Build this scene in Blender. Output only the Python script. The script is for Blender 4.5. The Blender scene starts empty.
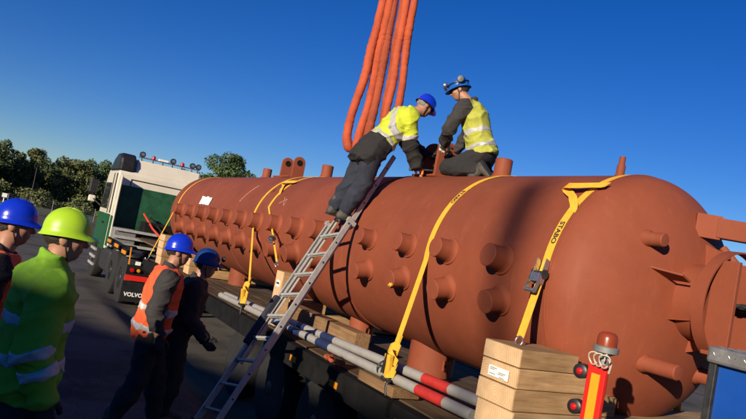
import bpy, bmesh, math, random
import numpy as np
from mathutils import Vector, Matrix
random.seed(7); np.random.seed(7)
S = bpy.context.scene
COL = S.collection
R_ = math.radians

# ------------------------------------------------------------------ camera
BETA, PITCH, ROLL = R_(29.261), R_(3.443), R_(10.949)
CAMZ = 2.35
fw = Vector((-math.cos(BETA)*math.cos(PITCH), math.sin(BETA)*math.cos(PITCH), math.sin(PITCH)))
rt = Vector((math.sin(BETA), math.cos(BETA), 0))
up = rt.cross(fw)
cx_ = math.cos(ROLL)*rt + math.sin(ROLL)*up
cy_ = -math.sin(ROLL)*rt + math.cos(ROLL)*up
cam_d = bpy.data.cameras.new('camera'); cam = bpy.data.objects.new('camera', cam_d); COL.objects.link(cam)
M4 = Matrix((cx_, cy_, -fw)).transposed().to_4x4(); M4.translation = (0, 0, CAMZ)
cam.matrix_world = M4
cam_d.sensor_width = 36; cam_d.lens = 650.87/746*36
cam_d.clip_start = 0.05; cam_d.clip_end = 5000
S.camera = cam

# ------------------------------------------------------------------ sky, sun, exposure
SUN_EL, SUN_AZ = R_(17.0), R_(148.0)          # azimuth clockwise from +Y
W = bpy.data.worlds.new('World'); S.world = W; W.use_nodes = True
nt = W.node_tree; bg = nt.nodes['Background']
sky = nt.nodes.new('ShaderNodeTexSky'); sky.sky_type = 'NISHITA'; sky.sun_disc = False
sky.sun_elevation = SUN_EL; sky.sun_rotation = SUN_AZ
sky.altitude = 0; sky.air_density = 1.0; sky.dust_density = 0.0; sky.ozone_density = 6.0
hsv = nt.nodes.new('ShaderNodeHueSaturation'); hsv.inputs['Saturation'].default_value = 1.2; hsv.inputs['Hue'].default_value = 0.519
nt.links.new(sky.outputs[0], hsv.inputs['Color']); nt.links.new(hsv.outputs[0], bg.inputs[0]); bg.inputs[1].default_value = 0.076
sd = bpy.data.lights.new('sun', 'SUN'); sd.energy = 5.0; sd.angle = R_(0.53); sd.color = (1.0, 0.86, 0.68)
sun = bpy.data.objects.new('sun', sd); COL.objects.link(sun)
sun_pos = Vector((math.sin(SUN_AZ)*math.cos(SUN_EL), math.cos(SUN_AZ)*math.cos(SUN_EL), math.sin(SUN_EL)))
sun.rotation_euler = sun_pos.to_track_quat('Z', 'Y').to_euler()
sun.location = (12, -20, 30)
S.view_settings.view_transform = 'Standard'; S.view_settings.look = 'None'
S.view_settings.exposure = 0.4; S.view_settings.gamma = 1.0

# ------------------------------------------------------------------ materials
def mat(name, col, rough=0.6, metal=0.0, var=0.0, vscale=6.0, bump=0.0, bscale=40.0, col2=None, stretch=None,
        spec=0.5, emit=0.0, trans=0.0, coat=0.0, folds=0.0):
    m = bpy.data.materials.new(name); m.use_nodes = True
    t = m.node_tree; p = t.nodes['Principled BSDF']
    p.inputs['Base Color'].default_value = (*col, 1); p.inputs['Roughness'].default_value = rough
    p.inputs['Metallic'].default_value = metal; p.inputs['Specular IOR Level'].default_value = spec
    if trans: p.inputs['Transmission Weight'].default_value = trans
    if coat: p.inputs['Coat Weight'].default_value = coat; p.inputs['Coat Roughness'].default_value = 0.1
    if emit: p.inputs['Emission Color'].default_value = (*col, 1); p.inputs['Emission Strength'].default_value = emit
    tc = t.nodes.new('ShaderNodeTexCoord'); mp = t.nodes.new('ShaderNodeMapping')
    t.links.new(tc.outputs['Object'], mp.inputs[0])
    if stretch: mp.inputs['Scale'].default_value = stretch
    if var or col2:
        n = t.nodes.new('ShaderNodeTexNoise'); n.inputs['Scale'].default_value = vscale; n.inputs['Detail'].default_value = 6
        n.inputs['Roughness'].default_value = 0.65
        t.links.new(mp.outputs[0], n.inputs[0])
        r = t.nodes.new('ShaderNodeValToRGB')
        a = [c*(1-var) for c in col]; b = [min(1, c*(1+var)) for c in col]
        if col2: b = col2; a = col
        r.color_ramp.elements[0].position = 0.32; r.color_ramp.elements[1].position = 0.68
        r.color_ramp.elements[0].color = (*a, 1); r.color_ramp.elements[1].color = (*b, 1)
        t.links.new(n.outputs[0], r.inputs[0]); t.links.new(r.outputs[0], p.inputs['Base Color'])
        rr = t.nodes.new('ShaderNodeMapRange'); rr.inputs[3].default_value = max(0, rough-0.08); rr.inputs[4].default_value = min(1, rough+0.1)
        t.links.new(n.outputs[0], rr.inputs[0]); t.links.new(rr.outputs[0], p.inputs['Roughness'])
    if bump:
        n2 = t.nodes.new('ShaderNodeTexNoise'); n2.inputs['Scale'].default_value = bscale; n2.inputs['Detail'].default_value = 4
        t.links.new(mp.outputs[0], n2.inputs[0])
        b_ = t.nodes.new('ShaderNodeBump'); b_.inputs['Strength'].default_value = bump; b_.inputs['Distance'].default_value = 0.02
        t.links.new(n2.outputs[0], b_.inputs['Height']); t.links.new(b_.outputs[0], p.inputs['Normal'])
        if folds:
            mp2 = t.nodes.new('ShaderNodeMapping'); mp2.inputs['Scale'].default_value = (1, 1, 1.7); mp2.inputs['Rotation'].default_value = (.5, .3, 0)
            t.links.new(tc.outputs['Object'], mp2.inputs[0])
            n4 = t.nodes.new('ShaderNodeTexNoise'); n4.noise_type = 'RIDGED_MULTIFRACTAL'; n4.inputs['Scale'].default_value = 4.5; n4.inputs['Detail'].default_value = 2.5; n4.inputs['Distortion'].default_value = 1.1
            t.links.new(mp2.outputs[0], n4.inputs[0])
            b4 = t.nodes.new('ShaderNodeBump'); b4.inputs['Strength'].default_value = folds; b4.inputs['Distance'].default_value = .035
            t.links.new(n4.outputs[0], b4.inputs['Height']); t.links.new(b_.outputs[0], b4.inputs['Normal']); t.links.new(b4.outputs[0], p.inputs['Normal'])
    return m

def vessel_mat():
    m = bpy.data.materials.new('red_oxide_primer'); m.use_nodes = True
    t = m.node_tree; p = t.nodes['Principled BSDF']; L = t.links.new
    p.inputs['Specular IOR Level'].default_value = 0.22
    tc = t.nodes.new('ShaderNodeTexCoord')
    def noise(scale, det, src, rough=0.6):
        n = t.nodes.new('ShaderNodeTexNoise'); n.inputs['Scale'].default_value = scale; n.inputs['Detail'].default_value = det
        n.inputs['Roughness'].default_value = rough; L(src, n.inputs[0]); return n.outputs[0]
    def ramp(src, p0, c0, p1, c1):
        r = t.nodes.new('ShaderNodeValToRGB'); r.color_ramp.elements[0].position = p0; r.color_ramp.elements[1].position = p1
        r.color_ramp.elements[0].color = (*c0, 1); r.color_ramp.elements[1].color = (*c1, 1); L(src, r.inputs[0]); return r.outputs[0]
    def mix(fac, a, b, mode='MIX'):
        x = t.nodes.new('ShaderNodeMix'); x.data_type = 'RGBA'; x.blend_type = mode
        if isinstance(fac, float): x.inputs[0].default_value = fac
        else: L(fac, x.inputs[0])
        L(a, x.inputs[6]) if not isinstance(a, tuple) else setattr(x.inputs[6], 'default_value', (*a, 1))
        L(b, x.inputs[7]) if not isinstance(b, tuple) else setattr(x.inputs[7], 'default_value', (*b, 1))
        return x.outputs[2]
    base = ramp(noise(1.3, 5, tc.outputs['Object']), .3, (.228, .058, .028), .7, (.268, .071, .035))
    mp = t.nodes.new('ShaderNodeMapping'); mp.inputs['Scale'].default_value = (7, 7, 1.1); L(tc.outputs['Object'], mp.inputs[0])
    streak = ramp(noise(1.6, 6, mp.outputs[0], .7), .55, (0, 0, 0), .8, (1, 1, 1))
    m1 = t.nodes.new('ShaderNodeMath'); m1.operation = 'MULTIPLY'; m1.inputs[1].default_value = .42; L(streak, m1.inputs[0])
    c = mix(m1.outputs[0], base, (.33, .115, .065))
    spots = ramp(noise(26, 4, tc.outputs['Object'], .7), .66, (0, 0, 0), .74, (1, 1, 1))
    m2 = t.nodes.new('ShaderNodeMath'); m2.operation = 'MULTIPLY'; m2.inputs[1].default_value = .25; L(spots, m2.inputs[0])
    c = mix(m2.outputs[0], c, (.16, .038, .022))
    big = ramp(noise(.55, 7, tc.outputs['Object'], .7), .35, (.80, .80, .80), .65, (1.08, 1.06, 1.04))
    c = mix(1.0, c, big, 'MULTIPLY')
    oi = t.nodes.new('ShaderNodeObjectInfo'); vr = t.nodes.new('ShaderNodeMapRange'); vr.inputs[3].default_value = .92; vr.inputs[4].default_value = 1.08; L(oi.outputs['Random'], vr.inputs[0])
    hs = t.nodes.new('ShaderNodeHueSaturation'); L(vr.outputs[0], hs.inputs['Value']); L(c, hs.inputs['Color']); c = hs.outputs[0]
    L(c, p.inputs['Base Color'])
    rg = t.nodes.new('ShaderNodeMapRange'); rg.inputs[3].default_value = .55; rg.inputs[4].default_value = .75
    L(noise(3, 4, tc.outputs['Object']), rg.inputs[0]); L(rg.outputs[0], p.inputs['Roughness'])
    b1 = t.nodes.new('ShaderNodeBump'); b1.inputs['Strength'].default_value = .12; b1.inputs['Distance'].default_value = .01
    L(noise(70, 3, tc.outputs['Object']), b1.inputs['Height'])
    b2 = t.nodes.new('ShaderNodeBump'); b2.inputs['Strength'].default_value = .12; b2.inputs['Distance'].default_value = .05
    L(noise(1.8, 2, tc.outputs['Object']), b2.inputs['Height']); L(b1.outputs[0], b2.inputs['Normal'])
    L(b2.outputs[0], p.inputs['Normal'])
    return m

def asphalt_mat():
    m = bpy.data.materials.new('asphalt'); m.use_nodes = True
    t = m.node_tree; p = t.nodes['Principled BSDF']; L = t.links.new
    tc = t.nodes.new('ShaderNodeTexCoord')
    n1 = t.nodes.new('ShaderNodeTexNoise'); n1.inputs['Scale'].default_value = .35; n1.inputs['Detail'].default_value = 8; L(tc.outputs['Object'], n1.inputs[0])
    n2 = t.nodes.new('ShaderNodeTexNoise'); n2.inputs['Scale'].default_value = 60; n2.inputs['Detail'].default_value = 3; L(tc.outputs['Object'], n2.inputs[0])
    r1 = t.nodes.new('ShaderNodeValToRGB'); r1.color_ramp.elements[0].position = .3; r1.color_ramp.elements[1].position = .7
    r1.color_ramp.elements[0].color = (.085, .075, .060, 1); r1.color_ramp.elements[1].color = (.135, .118, .094, 1); L(n1.outputs[0], r1.inputs[0])
    r2 = t.nodes.new('ShaderNodeValToRGB'); r2.color_ramp.elements[0].position = .35; r2.color_ramp.elements[1].position = .7
    r2.color_ramp.elements[0].color = (.6, .6, .6, 1); r2.color_ramp.elements[1].color = (1.25, 1.25, 1.25, 1); L(n2.outputs[0], r2.inputs[0])
    x = t.nodes.new('ShaderNodeMix'); x.data_type = 'RGBA'; x.blend_type = 'MULTIPLY'; x.inputs[0].default_value = 1
    L(r1.outputs[0], x.inputs[6]); L(r2.outputs[0], x.inputs[7])
    v = t.nodes.new('ShaderNodeTexVoronoi'); v.feature = 'DISTANCE_TO_EDGE'; v.inputs['Scale'].default_value = .28
    wn = t.nodes.new('ShaderNodeTexNoise'); wn.inputs['Scale'].default_value = 1.5; L(tc.outputs['Object'], wn.inputs[0])
    ad = t.nodes.new('ShaderNodeMix'); ad.data_type = 'RGBA'; ad.blend_type = 'ADD'; ad.inputs[0].default_value = 1.2
    L(tc.outputs['Object'], ad.inputs[6]); L(wn.outputs[1], ad.inputs[7]); L(ad.outputs[2], v.inputs[0])
    cr = t.nodes.new('ShaderNodeValToRGB'); cr.color_ramp.elements[0].position = .004; cr.color_ramp.elements[1].position = .012
    cr.color_ramp.elements[0].color = (.72, .72, .72, 1); cr.color_ramp.elements[1].color = (1, 1, 1, 1); L(v.outputs[0], cr.inputs[0])
    y = t.nodes.new('ShaderNodeMix'); y.data_type = 'RGBA'; y.blend_type = 'MULTIPLY'; y.inputs[0].default_value = 1
    L(x.outputs[2], y.inputs[6]); L(cr.outputs[0], y.inputs[7]); sn = t.nodes.new('ShaderNodeTexNoise'); sn.inputs['Scale'].default_value = 1.1; sn.inputs['Detail'].default_value = 5; L(tc.outputs['Object'], sn.inputs[0])
    sr = t.nodes.new('ShaderNodeValToRGB'); sr.color_ramp.elements[0].position = .36; sr.color_ramp.elements[1].position = .52
    sr.color_ramp.elements[0].color = (.55, .55, .56, 1); sr.color_ramp.elements[1].color = (1, 1, 1, 1); L(sn.outputs[0], sr.inputs[0])
    y2 = t.nodes.new('ShaderNodeMix'); y2.data_type = 'RGBA'; y2.blend_type = 'MULTIPLY'; y2.inputs[0].default_value = 1; L(y.outputs[2], y2.inputs[6]); L(sr.outputs[0], y2.inputs[7])
    L(y2.outputs[2], p.inputs['Base Color'])
    p.inputs['Roughness'].default_value = .9; p.inputs['Specular IOR Level'].default_value = .3
    b = t.nodes.new('ShaderNodeBump'); b.inputs['Strength'].default_value = .5; b.inputs['Distance'].default_value = .01
    L(n2.outputs[0], b.inputs['Height']); L(b.outputs[0], p.inputs['Normal'])
    return m

def wood_mat(name, c1, c2, axis=(1, 14, 14), rings=False):
    m = bpy.data.materials.new(name); m.use_nodes = True
    t = m.node_tree; p = t.nodes['Principled BSDF']; L = t.links.new
    tc = t.nodes.new('ShaderNodeTexCoord'); mp = t.nodes.new('ShaderNodeMapping'); mp.inputs['Scale'].default_value = axis
    oi = t.nodes.new('ShaderNodeObjectInfo')
    ad = t.nodes.new('ShaderNodeVectorMath'); ad.operation = 'ADD'; L(tc.outputs['Object'], ad.inputs[0])
    ml = t.nodes.new('ShaderNodeMath'); ml.operation = 'MULTIPLY'; ml.inputs[1].default_value = 37; L(oi.outputs['Random'], ml.inputs[0])
    L(ml.outputs[0], ad.inputs[1]); L(ad.outputs[0], mp.inputs[0])
    n = t.nodes.new('ShaderNodeTexNoise'); n.inputs['Scale'].default_value = 3; n.inputs['Detail'].default_value = 7; n.inputs['Roughness'].default_value = .7
    L(mp.outputs[0], n.inputs[0])
    r = t.nodes.new('ShaderNodeValToRGB'); r.color_ramp.elements[0].position = .3; r.color_ramp.elements[1].position = .7
    r.color_ramp.elements[0].color = (*c1, 1); r.color_ramp.elements[1].color = (*c2, 1); L(n.outputs[0], r.inputs[0])
    n3 = t.nodes.new('ShaderNodeTexNoise'); n3.inputs['Scale'].default_value = 2.2; n3.inputs['Detail'].default_value = 3; L(tc.outputs['Object'], n3.inputs[0])
    r3 = t.nodes.new('ShaderNodeValToRGB'); r3.color_ramp.elements[0].position = .35; r3.color_ramp.elements[1].position = .6
    r3.color_ramp.elements[0].color = (.6, .58, .56, 1); r3.color_ramp.elements[1].color = (1, 1, 1, 1); L(n3.outputs[0], r3.inputs[0])
    x = t.nodes.new('ShaderNodeMix'); x.data_type = 'RGBA'; x.blend_type = 'MULTIPLY'; x.inputs[0].default_value = .8
    L(r.outputs[0], x.inputs[6]); L(r3.outputs[0], x.inputs[7])
    out = x.outputs[2]
    hs = t.nodes.new('ShaderNodeHueSaturation'); vr = t.nodes.new('ShaderNodeMapRange'); vr.inputs[3].default_value = .75; vr.inputs[4].default_value = 1.15
    L(oi.outputs['Random'], vr.inputs[0]); L(vr.outputs[0], hs.inputs['Value']); L(out, hs.inputs['Color']); L(hs.outputs[0], p.inputs['Base Color'])
    p.inputs['Roughness'].default_value = .85; p.inputs['Specular IOR Level'].default_value = .2
    b = t.nodes.new('ShaderNodeBump'); b.inputs['Strength'].default_value = .35; b.inputs['Distance'].default_value = .01
    L(n.outputs[0], b.inputs['Height']); L(b.outputs[0], p.inputs['Normal'])
    return m

def endgrain_mat():
    m = bpy.data.materials.new('timber_end_grain'); m.use_nodes = True
    t = m.node_tree; p = t.nodes['Principled BSDF']; L = t.links.new
    tc = t.nodes.new('ShaderNodeTexCoord'); oi = t.nodes.new('ShaderNodeObjectInfo')
    mp = t.nodes.new('ShaderNodeMapping'); L(tc.outputs['Generated'], mp.inputs[0]); mp.inputs['Scale'].default_value = (.33, .1, .13)
    cb = t.nodes.new('ShaderNodeCombineXYZ')
    for i, k in ((0, .33), (2, .10)):
        w = t.nodes.new('ShaderNodeMath'); w.operation = 'MULTIPLY'; w.inputs[1].default_value = -k; L(oi.outputs['Random'], w.inputs[0]); L(w.outputs[0], cb.inputs[i])
    L(cb.outputs[0], mp.inputs['Location'])
    w = t.nodes.new('ShaderNodeTexWave'); w.wave_type = 'RINGS'; w.rings_direction = 'Y'; w.inputs['Scale'].default_value = 18; w.inputs['Distortion'].default_value = 4.0; w.inputs['Detail'].default_value = 3
    L(mp.outputs[0], w.inputs[0])
    r = t.nodes.new('ShaderNodeValToRGB'); r.color_ramp.elements[0].color = (.56, .36, .185, 1); r.color_ramp.elements[1].color = (.66, .45, .245, 1); L(w.outputs[0], r.inputs[0])
    n = t.nodes.new('ShaderNodeTexNoise'); n.inputs['Scale'].default_value = 9; n.inputs['Detail'].default_value = 5; L(tc.outputs['Object'], n.inputs[0])
    x = t.nodes.new('ShaderNodeMix'); x.data_type = 'RGBA'; x.blend_type = 'MULTIPLY'; x.inputs[0].default_value = .55
    L(r.outputs[0], x.inputs[6]); L(n.outputs[0], x.inputs[7]); 
    hs = t.nodes.new('ShaderNodeHueSaturation'); hs.inputs['Value'].default_value = 1.3; L(x.outputs[2], hs.inputs['Color']); L(hs.outputs[0], p.inputs['Base Color'])
    p.inputs['Roughness'].default_value = .9
    return m

M = {
 'primer': vessel_mat(), 'asphalt': asphalt_mat(),
 'plank': wood_mat('grey_brown_deck_plank', (.07, .042, .024), (.17, .11, .065)),
 'timber': wood_mat('sawn_timber_side', (.31, .175, .08), (.56, .36, .175), (8, 1, 12)),
 'timberx': wood_mat('sawn_timber_long', (.15, .082, .038), (.30, .18, .088), (1, 10, 12)),
 'endgrain': endgrain_mat(),
 'strap': mat('yellow_webbing', (.80, .43, .03), .75, var=.10, vscale=25, bump=.35, bscale=260),
 'strapink': mat('black_print_on_webbing', (.02, .02, .02), .7, var=.2),
 'steel': mat('zinc_plated_steel', (.52, .50, .46), .35, .9, var=.2, vscale=20),
 'darksteel': mat('worn_dark_steel', (.05, .05, .05), .5, .5, var=.4, vscale=15),
 'alu': mat('weathered_aluminium', (.46, .45, .42), .5, .35, var=.14, vscale=14, bump=.05),
 'black': mat('black_chassis_paint', (.009, .009, .009), .8, spec=.15, var=.4, vscale=5),
 'rubber': mat('tyre_rubber', (.014, .014, .014), .85, var=.3, vscale=12, bump=.2, bscale=60),
 'plastic': mat('black_plastic', (.015, .015, .016), .4, var=.25, vscale=8),
 'green': mat('dark_green_truck_paint', (.006, .10, .032), .3, var=.15, vscale=2, coat=.4),
 'greenshade': mat('shaded_dark_green_paint', (.007, .068, .026), .6, var=.4, vscale=4),  # rear livery green, darkened to carry the shade behind the cab
 'cream': mat('cream_white_truck_paint', (.68, .62, .50), .35, var=.06, vscale=2, coat=.4),
 'glass': mat('dark_cab_glass', (.01, .014, .018), .08, spec=.8),
 'amberglass': mat('amber_reflector', (.70, .25, .01), .3, var=.1),
 'redglass': mat('red_lamp_lens', (.45, .008, .01), .2, var=.1),
 'redboard': mat('red_reflective_board', (.62, .02, .012), .45, var=.08, vscale=30),
 'yelboard': mat('amber_reflective_board', (.78, .34, .015), .45, var=.06, vscale=30),
 'pipe': mat('pale_grey_painted_pipe', (.30, .29, .265), .5, var=.07, vscale=9, bump=.08),
 'piper': mat('red_band_paint', (.44, .028, .022), .5, var=.2, vscale=9),
 'pipeb': mat('navy_band_paint', (.016, .028, .085), .5, var=.2, vscale=9),
 'sling': mat('orange_sling_sleeve', (.34, .052, .018), .85, col2=(.52, .095, .03), vscale=5, bump=.45, bscale=80, stretch=(1, 1, .55)),
 'slingdirt': mat('dirty_orange_sling_sleeve', (.20, .042, .018), .88, col2=(.42, .08, .028), vscale=3.5, bump=.5, bscale=80, stretch=(1, 1, .55)),
 'blue': mat('blue_cabinet_paint', (.008, .065, .32), .35, var=.12, vscale=3, coat=.2),
 'grey': mat('grey_trim', (.22, .22, .21), .5, .3, var=.2, vscale=10),
 'checker': mat('checker_plate_steel', (.30, .29, .27), .45, .6, var=.25, vscale=12),
 'skin': mat('skin', (.36, .175, .11), .5, var=.12, vscale=12, bump=.05),
 'hair': mat('dark_brown_hair', (.03, .02, .014), .7, var=.4, vscale=60, bump=.6, bscale=120),
 'hairgrey': mat('grey_hair', (.22, .20, .18), .7, var=.3, vscale=60, bump=.6, bscale=120),
 'eye': mat('eye', (.05, .035, .03), .15),
 'helmblue': mat('royal_blue_helmet_plastic', (.006, .030, .50), .25, var=.08, vscale=4, coat=.3),
 'helmblue2': mat('dark_blue_helmet_plastic', (.004, .030, .14), .45, var=.25, vscale=9),
 'helmsky': mat('sky_blue_helmet_plastic', (.01, .10, .42), .3, var=.12, vscale=6, coat=.2),
 'helmlime': mat('lime_helmet_plastic', (.36, .58, .015), .4, var=.08, vscale=4, coat=.15),
 'lime': mat('lime_hi_vis_cloth', (.165, .35, .013), .8, var=.12, vscale=5, bump=.10, bscale=90, folds=.55),
 'yelvis': mat('yellow_hi_vis_cloth', (.50, .57, .03), .8, var=.10, vscale=6, bump=.35, bscale=90, folds=.55),
 'yelvest': mat('soiled_yellow_hi_vis_vest', (.33, .35, .04), .85, col2=(.45, .46, .075), vscale=7, bump=.12, bscale=80, folds=.55),
 'orange': mat('orange_hi_vis_cloth', (.78, .10, .025), .8, var=.12, vscale=6, bump=.35, bscale=80, folds=.55),
 'reflect': mat('grey_reflective_tape', (.40, .40, .38), .45, var=.15, vscale=20),
 'denim': mat('dark_denim', (.014, .017, .028), .9, col2=(.028, .034, .052), vscale=8, bump=.4, bscale=120, folds=.55),
 'darkcloth': mat('dark_work_cloth', (.013, .012, .013), .9, col2=(.025, .023, .023), vscale=6, bump=.35, bscale=90, folds=.55),
 'greycloth': mat('charcoal_work_cloth', (.024, .022, .022), .9, col2=(.045, .041, .040), vscale=6, bump=.35, bscale=90, folds=.55),
 'boot': mat('worn_leather_boot', (.03, .027, .022), .7, col2=(.09, .08, .065), vscale=10, bump=.4),
 'glovedark': mat('dark_glove', (.025, .024, .024), .85, var=.4, vscale=20, bump=.4),
 'gloveor': mat('orange_tan_glove', (.66, .22, .05), .8, var=.2, vscale=20, bump=.4),
 'glovewh': mat('off_white_glove', (.55, .52, .44), .85, var=.2, vscale=20, bump=.4),
 'paper': mat('torn_white_paper', (.80, .78, .73), .8, var=.08, vscale=20),
 'chalk': mat('chalk_mark', (.60, .42, .34), .95, var=.2, vscale=40),
 'bark': mat('bark', (.06, .045, .032), .9, var=.4, vscale=9, bump=.6, bscale=14),
 'leafa': mat('leaf_dark', (.050, .078, .020), .7, var=.45, vscale=.5),
 'leafb': mat('leaf_olive', (.085, .100, .025), .7, var=.45, vscale=.5),
 'leafc': mat('leaf_mid', (.056, .094, .022), .7, var=.45, vscale=.5),
 'grass': mat('dry_grass', (.09, .085, .035), .95, col2=(.05, .065, .02), vscale=1.2, bump=.6, bscale=20),
 'wallpale': mat('pale_render', (.62, .60, .55), .85, var=.06, vscale=.8),
 'cladding': mat('grey_cladding', (.30, .31, .32), .6, var=.08, vscale=.5),
 'galv': mat('galvanised_post', (.42, .43, .44), .5, .5, var=.15, vscale=8),
 'redcord': mat('red_air_hose', (.55, .05, .03), .5, var=.1),
 'wire': mat('pale_wire', (.50, .44, .34), .5, var=.1),
 'amber': mat('amber_beacon_lens', (.24, .040, .010), .3, spec=.6, var=.05),
}

# ------------------------------------------------------------------ mesh helpers
ORG = {}
def frame(z):
    z = Vector(z).normalized(); a = Vector((0, 0, 1)) if abs(z.z) < .9 else Vector((1, 0, 0))
    x = a.cross(z).normalized(); return x, z.cross(x), z

class MB:
    def __init__(s): s.v = []; s.f = []
    def add(s, vs, fs):
        b = len(s.v); s.v += [Vector(v) for v in vs]; s.f += [tuple(i+b for i in f) for f in fs]; return s
    def box(s, lo, hi):
        (x0, y0, z0), (x1, y1, z1) = lo, hi
        return s.add([(x0,y0,z0),(x1,y0,z0),(x1,y1,z0),(x0,y1,z0),(x0,y0,z1),(x1,y0,z1),(x1,y1,z1),(x0,y1,z1)],
                     [(0,3,2,1),(4,5,6,7),(0,1,5,4),(1,2,6,5),(2,3,7,6),(3,0,4,7)])
    def obox(s, c, ax, ay, az, sx, sy, sz):
        c = Vector(c); vs = []
        for k in (-1, 1):
            for (i, j) in ((-1,-1),(1,-1),(1,1),(-1,1)):
                vs.append(c + Vector(ax)*i*sx/2 + Vector(ay)*j*sy/2 + Vector(az)*k*sz/2)
        return s.add(vs, [(0,3,2,1),(4,5,6,7),(0,1,5,4),(1,2,6,5),(2,3,7,6),(3,0,4,7)])
    def bar(s, a, b, w, h, upv=(0, 0, 1)):
        a, b = Vector(a), Vector(b); z = (b-a).normalized(); x = Vector(upv).cross(z)
        x = x.normalized() if x.length > 1e-4 else Vector((1, 0, 0)); y = z.cross(x)
        return s.obox((a+b)/2, x, y, z, w, h, (b-a).length)
    def lathe(s, prof, o, ax, n=24, a0=0, a1=2*math.pi):
        x, y, z = frame(ax); o = Vector(o); full = abs(a1-a0-2*math.pi) < 1e-4
        rows = []; vs = []; fs = []
        for r, h in prof:
            row = []
            for i in range(n if full else n+1):
                t = a0+(a1-a0)*i/n; vs.append(o + z*h + (x*math.cos(t)+y*math.sin(t))*max(r, 1e-5)); row.append(len(vs)-1)
            rows.append(row)
        for a, b in zip(rows, rows[1:]):
            m = len(a)
            for i in range(m if full else m-1):
                j = (i+1) % m; fs.append((a[i], a[j], b[j], b[i]))
        if full:
            if prof[0][0] > 1e-4: fs.append(tuple(reversed(rows[0])))
            if prof[-1][0] > 1e-4: fs.append(tuple(rows[-1]))
        return s.add(vs, fs)
    def cyl(s, a, b, r, r2=None, n=16):
        a, b = Vector(a), Vector(b)
        return s.lathe([(r, 0), (r if r2 is None else r2, (b-a).length)], a, b-a, n)
    def tube(s, pts, r, n=8, closed=False, flat=1.0):
        pts = [Vector(p) for p in pts]; m = len(pts); rs = r if hasattr(r, '__len__') else [r]*m
        ref = None; vs = []; fs = []
        for i, p in enumerate(pts):
            if closed: t = pts[(i+1) % m]-pts[i-1]
            else: t = pts[min(i+1, m-1)]-pts[max(i-1, 0)]
            t.normalize()
            if ref is None: ref = frame(t)[0]
            ref = (ref - t*ref.dot(t)).normalized(); y = t.cross(ref)
            for k in range(n):
                a = 2*math.pi*k/n; vs.append(p + (ref*math.cos(a)*flat + y*math.sin(a))*rs[i])
        for i in range(m if closed else m-1):
            j = (i+1) % m
            for k in range(n):
                l = (k+1) % n; fs.append((i*n+k, i*n+l, j*n+l, j*n+k))
        if not closed: fs += [tuple(reversed(range(n))), tuple(range((m-1)*n, m*n))]
        return s.add(vs, fs)
    def ribbon(s, pts, wdir, nrm, w, th):
        pts = [Vector(p) for p in pts]; m = len(pts); vs = []; fs = []
        for i, p in enumerate(pts):
            wd = Vector(wdir[i] if isinstance(wdir, list) else wdir); n_ = Vector(nrm[i])
            for a, b in ((-.5, 0), (.5, 0), (.5, 1), (-.5, 1)): vs.append(p + wd*w*a + n_*th*b)
        for i in range(m-1):
            for k in range(4):
                l = (k+1) % 4; fs.append((i*4+k, i*4+l, (i+1)*4+l, (i+1)*4+k))
        fs += [(3, 2, 1, 0), ((m-1)*4, (m-1)*4+1, (m-1)*4+2, (m-1)*4+3)]
        return s.add(vs, fs)
    def prism(s, poly, o, ax, ay, az, h):
        o, ax, ay, az = map(Vector, (o, ax, ay, az)); m = len(poly)
        vs = [o+ax*p[0]+ay*p[1] for p in poly]+[o+ax*p[0]+ay*p[1]+az*h for p in poly]
        fs = [tuple(reversed(range(m))), tuple(range(m, 2*m))]+[(i, (i+1) % m, m+(i+1) % m, m+i) for i in range(m)]
        return s.add(vs, fs)
    def ball(s, c, r, n=12, sc=(1, 1, 1)):
        vs = []; fs = []; c = Vector(c); k = n//2
        for i in range(k+1):
            a = math.pi*i/k
            for j in range(n):
                b = 2*math.pi*j/n
                vs.append(c+Vector((r*sc[0]*math.sin(a)*math.cos(b), r*sc[1]*math.sin(a)*math.sin(b), r*sc[2]*math.cos(a))))
        for i in range(k):
            for j in range(n):
                l = (j+1) % n; fs.append((i*n+j, (i+1)*n+j, (i+1)*n+l, i*n+l))
        return s.add(vs, fs)
    def build(s, name, m, parent=None, smooth=None, bevel=0, recalc=True):
        o0 = ORG.get(parent.name, Vector()) if parent else Vector()
        me = bpy.data.meshes.new(name); me.from_pydata([tuple(v-o0) for v in s.v], [], s.f)
        if recalc:
            b = bmesh.new(); b.from_mesh(me)
            bmesh.ops.remove_doubles(b, verts=b.verts, dist=1e-6); bmesh.ops.recalc_face_normals(b, faces=b.faces); b.to_mesh(me); b.free()
        me.materials.append(M[m] if isinstance(m, str) else m)
        if smooth is not None:
            me.shade_smooth(); me.set_sharp_from_angle(angle=R_(smooth))
        o = bpy.data.objects.new(name, me); COL.objects.link(o)
        if parent: o.parent = parent; ORG[o.name] = o0
        if bevel:
            bm_ = o.modifiers.new('bevel', 'BEVEL'); bm_.width = bevel; bm_.segments = 2; bm_.limit_method = 'ANGLE'
        return o

def tag(o, label, cat, group=None):
    o['label'] = label; o['category'] = cat
    if group: o['group'] = group
    return o
def thing(name, label, cat, loc=(0, 0, 0), group=None):
    o = bpy.data.objects.new(name, None); COL.objects.link(o); o.location = loc; o.empty_display_size = .2
    ORG[o.name] = Vector(loc); return tag(o, label, cat, group)
def solo(o, label, cat, group=None):
    """one-mesh thing: move its origin to its base"""
    me = o.data; lo = [min(v.co[i] for v in me.vertices) for i in range(3)]; hi = [max(v.co[i] for v in me.vertices) for i in range(3)]
    c = Vector(((lo[0]+hi[0])/2, (lo[1]+hi[1])/2, lo[2])); me.transform(Matrix.Translation(-c)); o.location = c
    return tag(o, label, cat, group)
def struct(o): o['kind'] = 'structure'; return o
def inst(o, parent, loc, rot=None, name=None):
    c = o.copy(); COL.objects.link(c); c.parent = parent; c.location = loc
    if name: c.name = name
    if rot is not None: c.rotation_euler = rot
    ORG[c.name] = Vector(loc); return c

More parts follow.
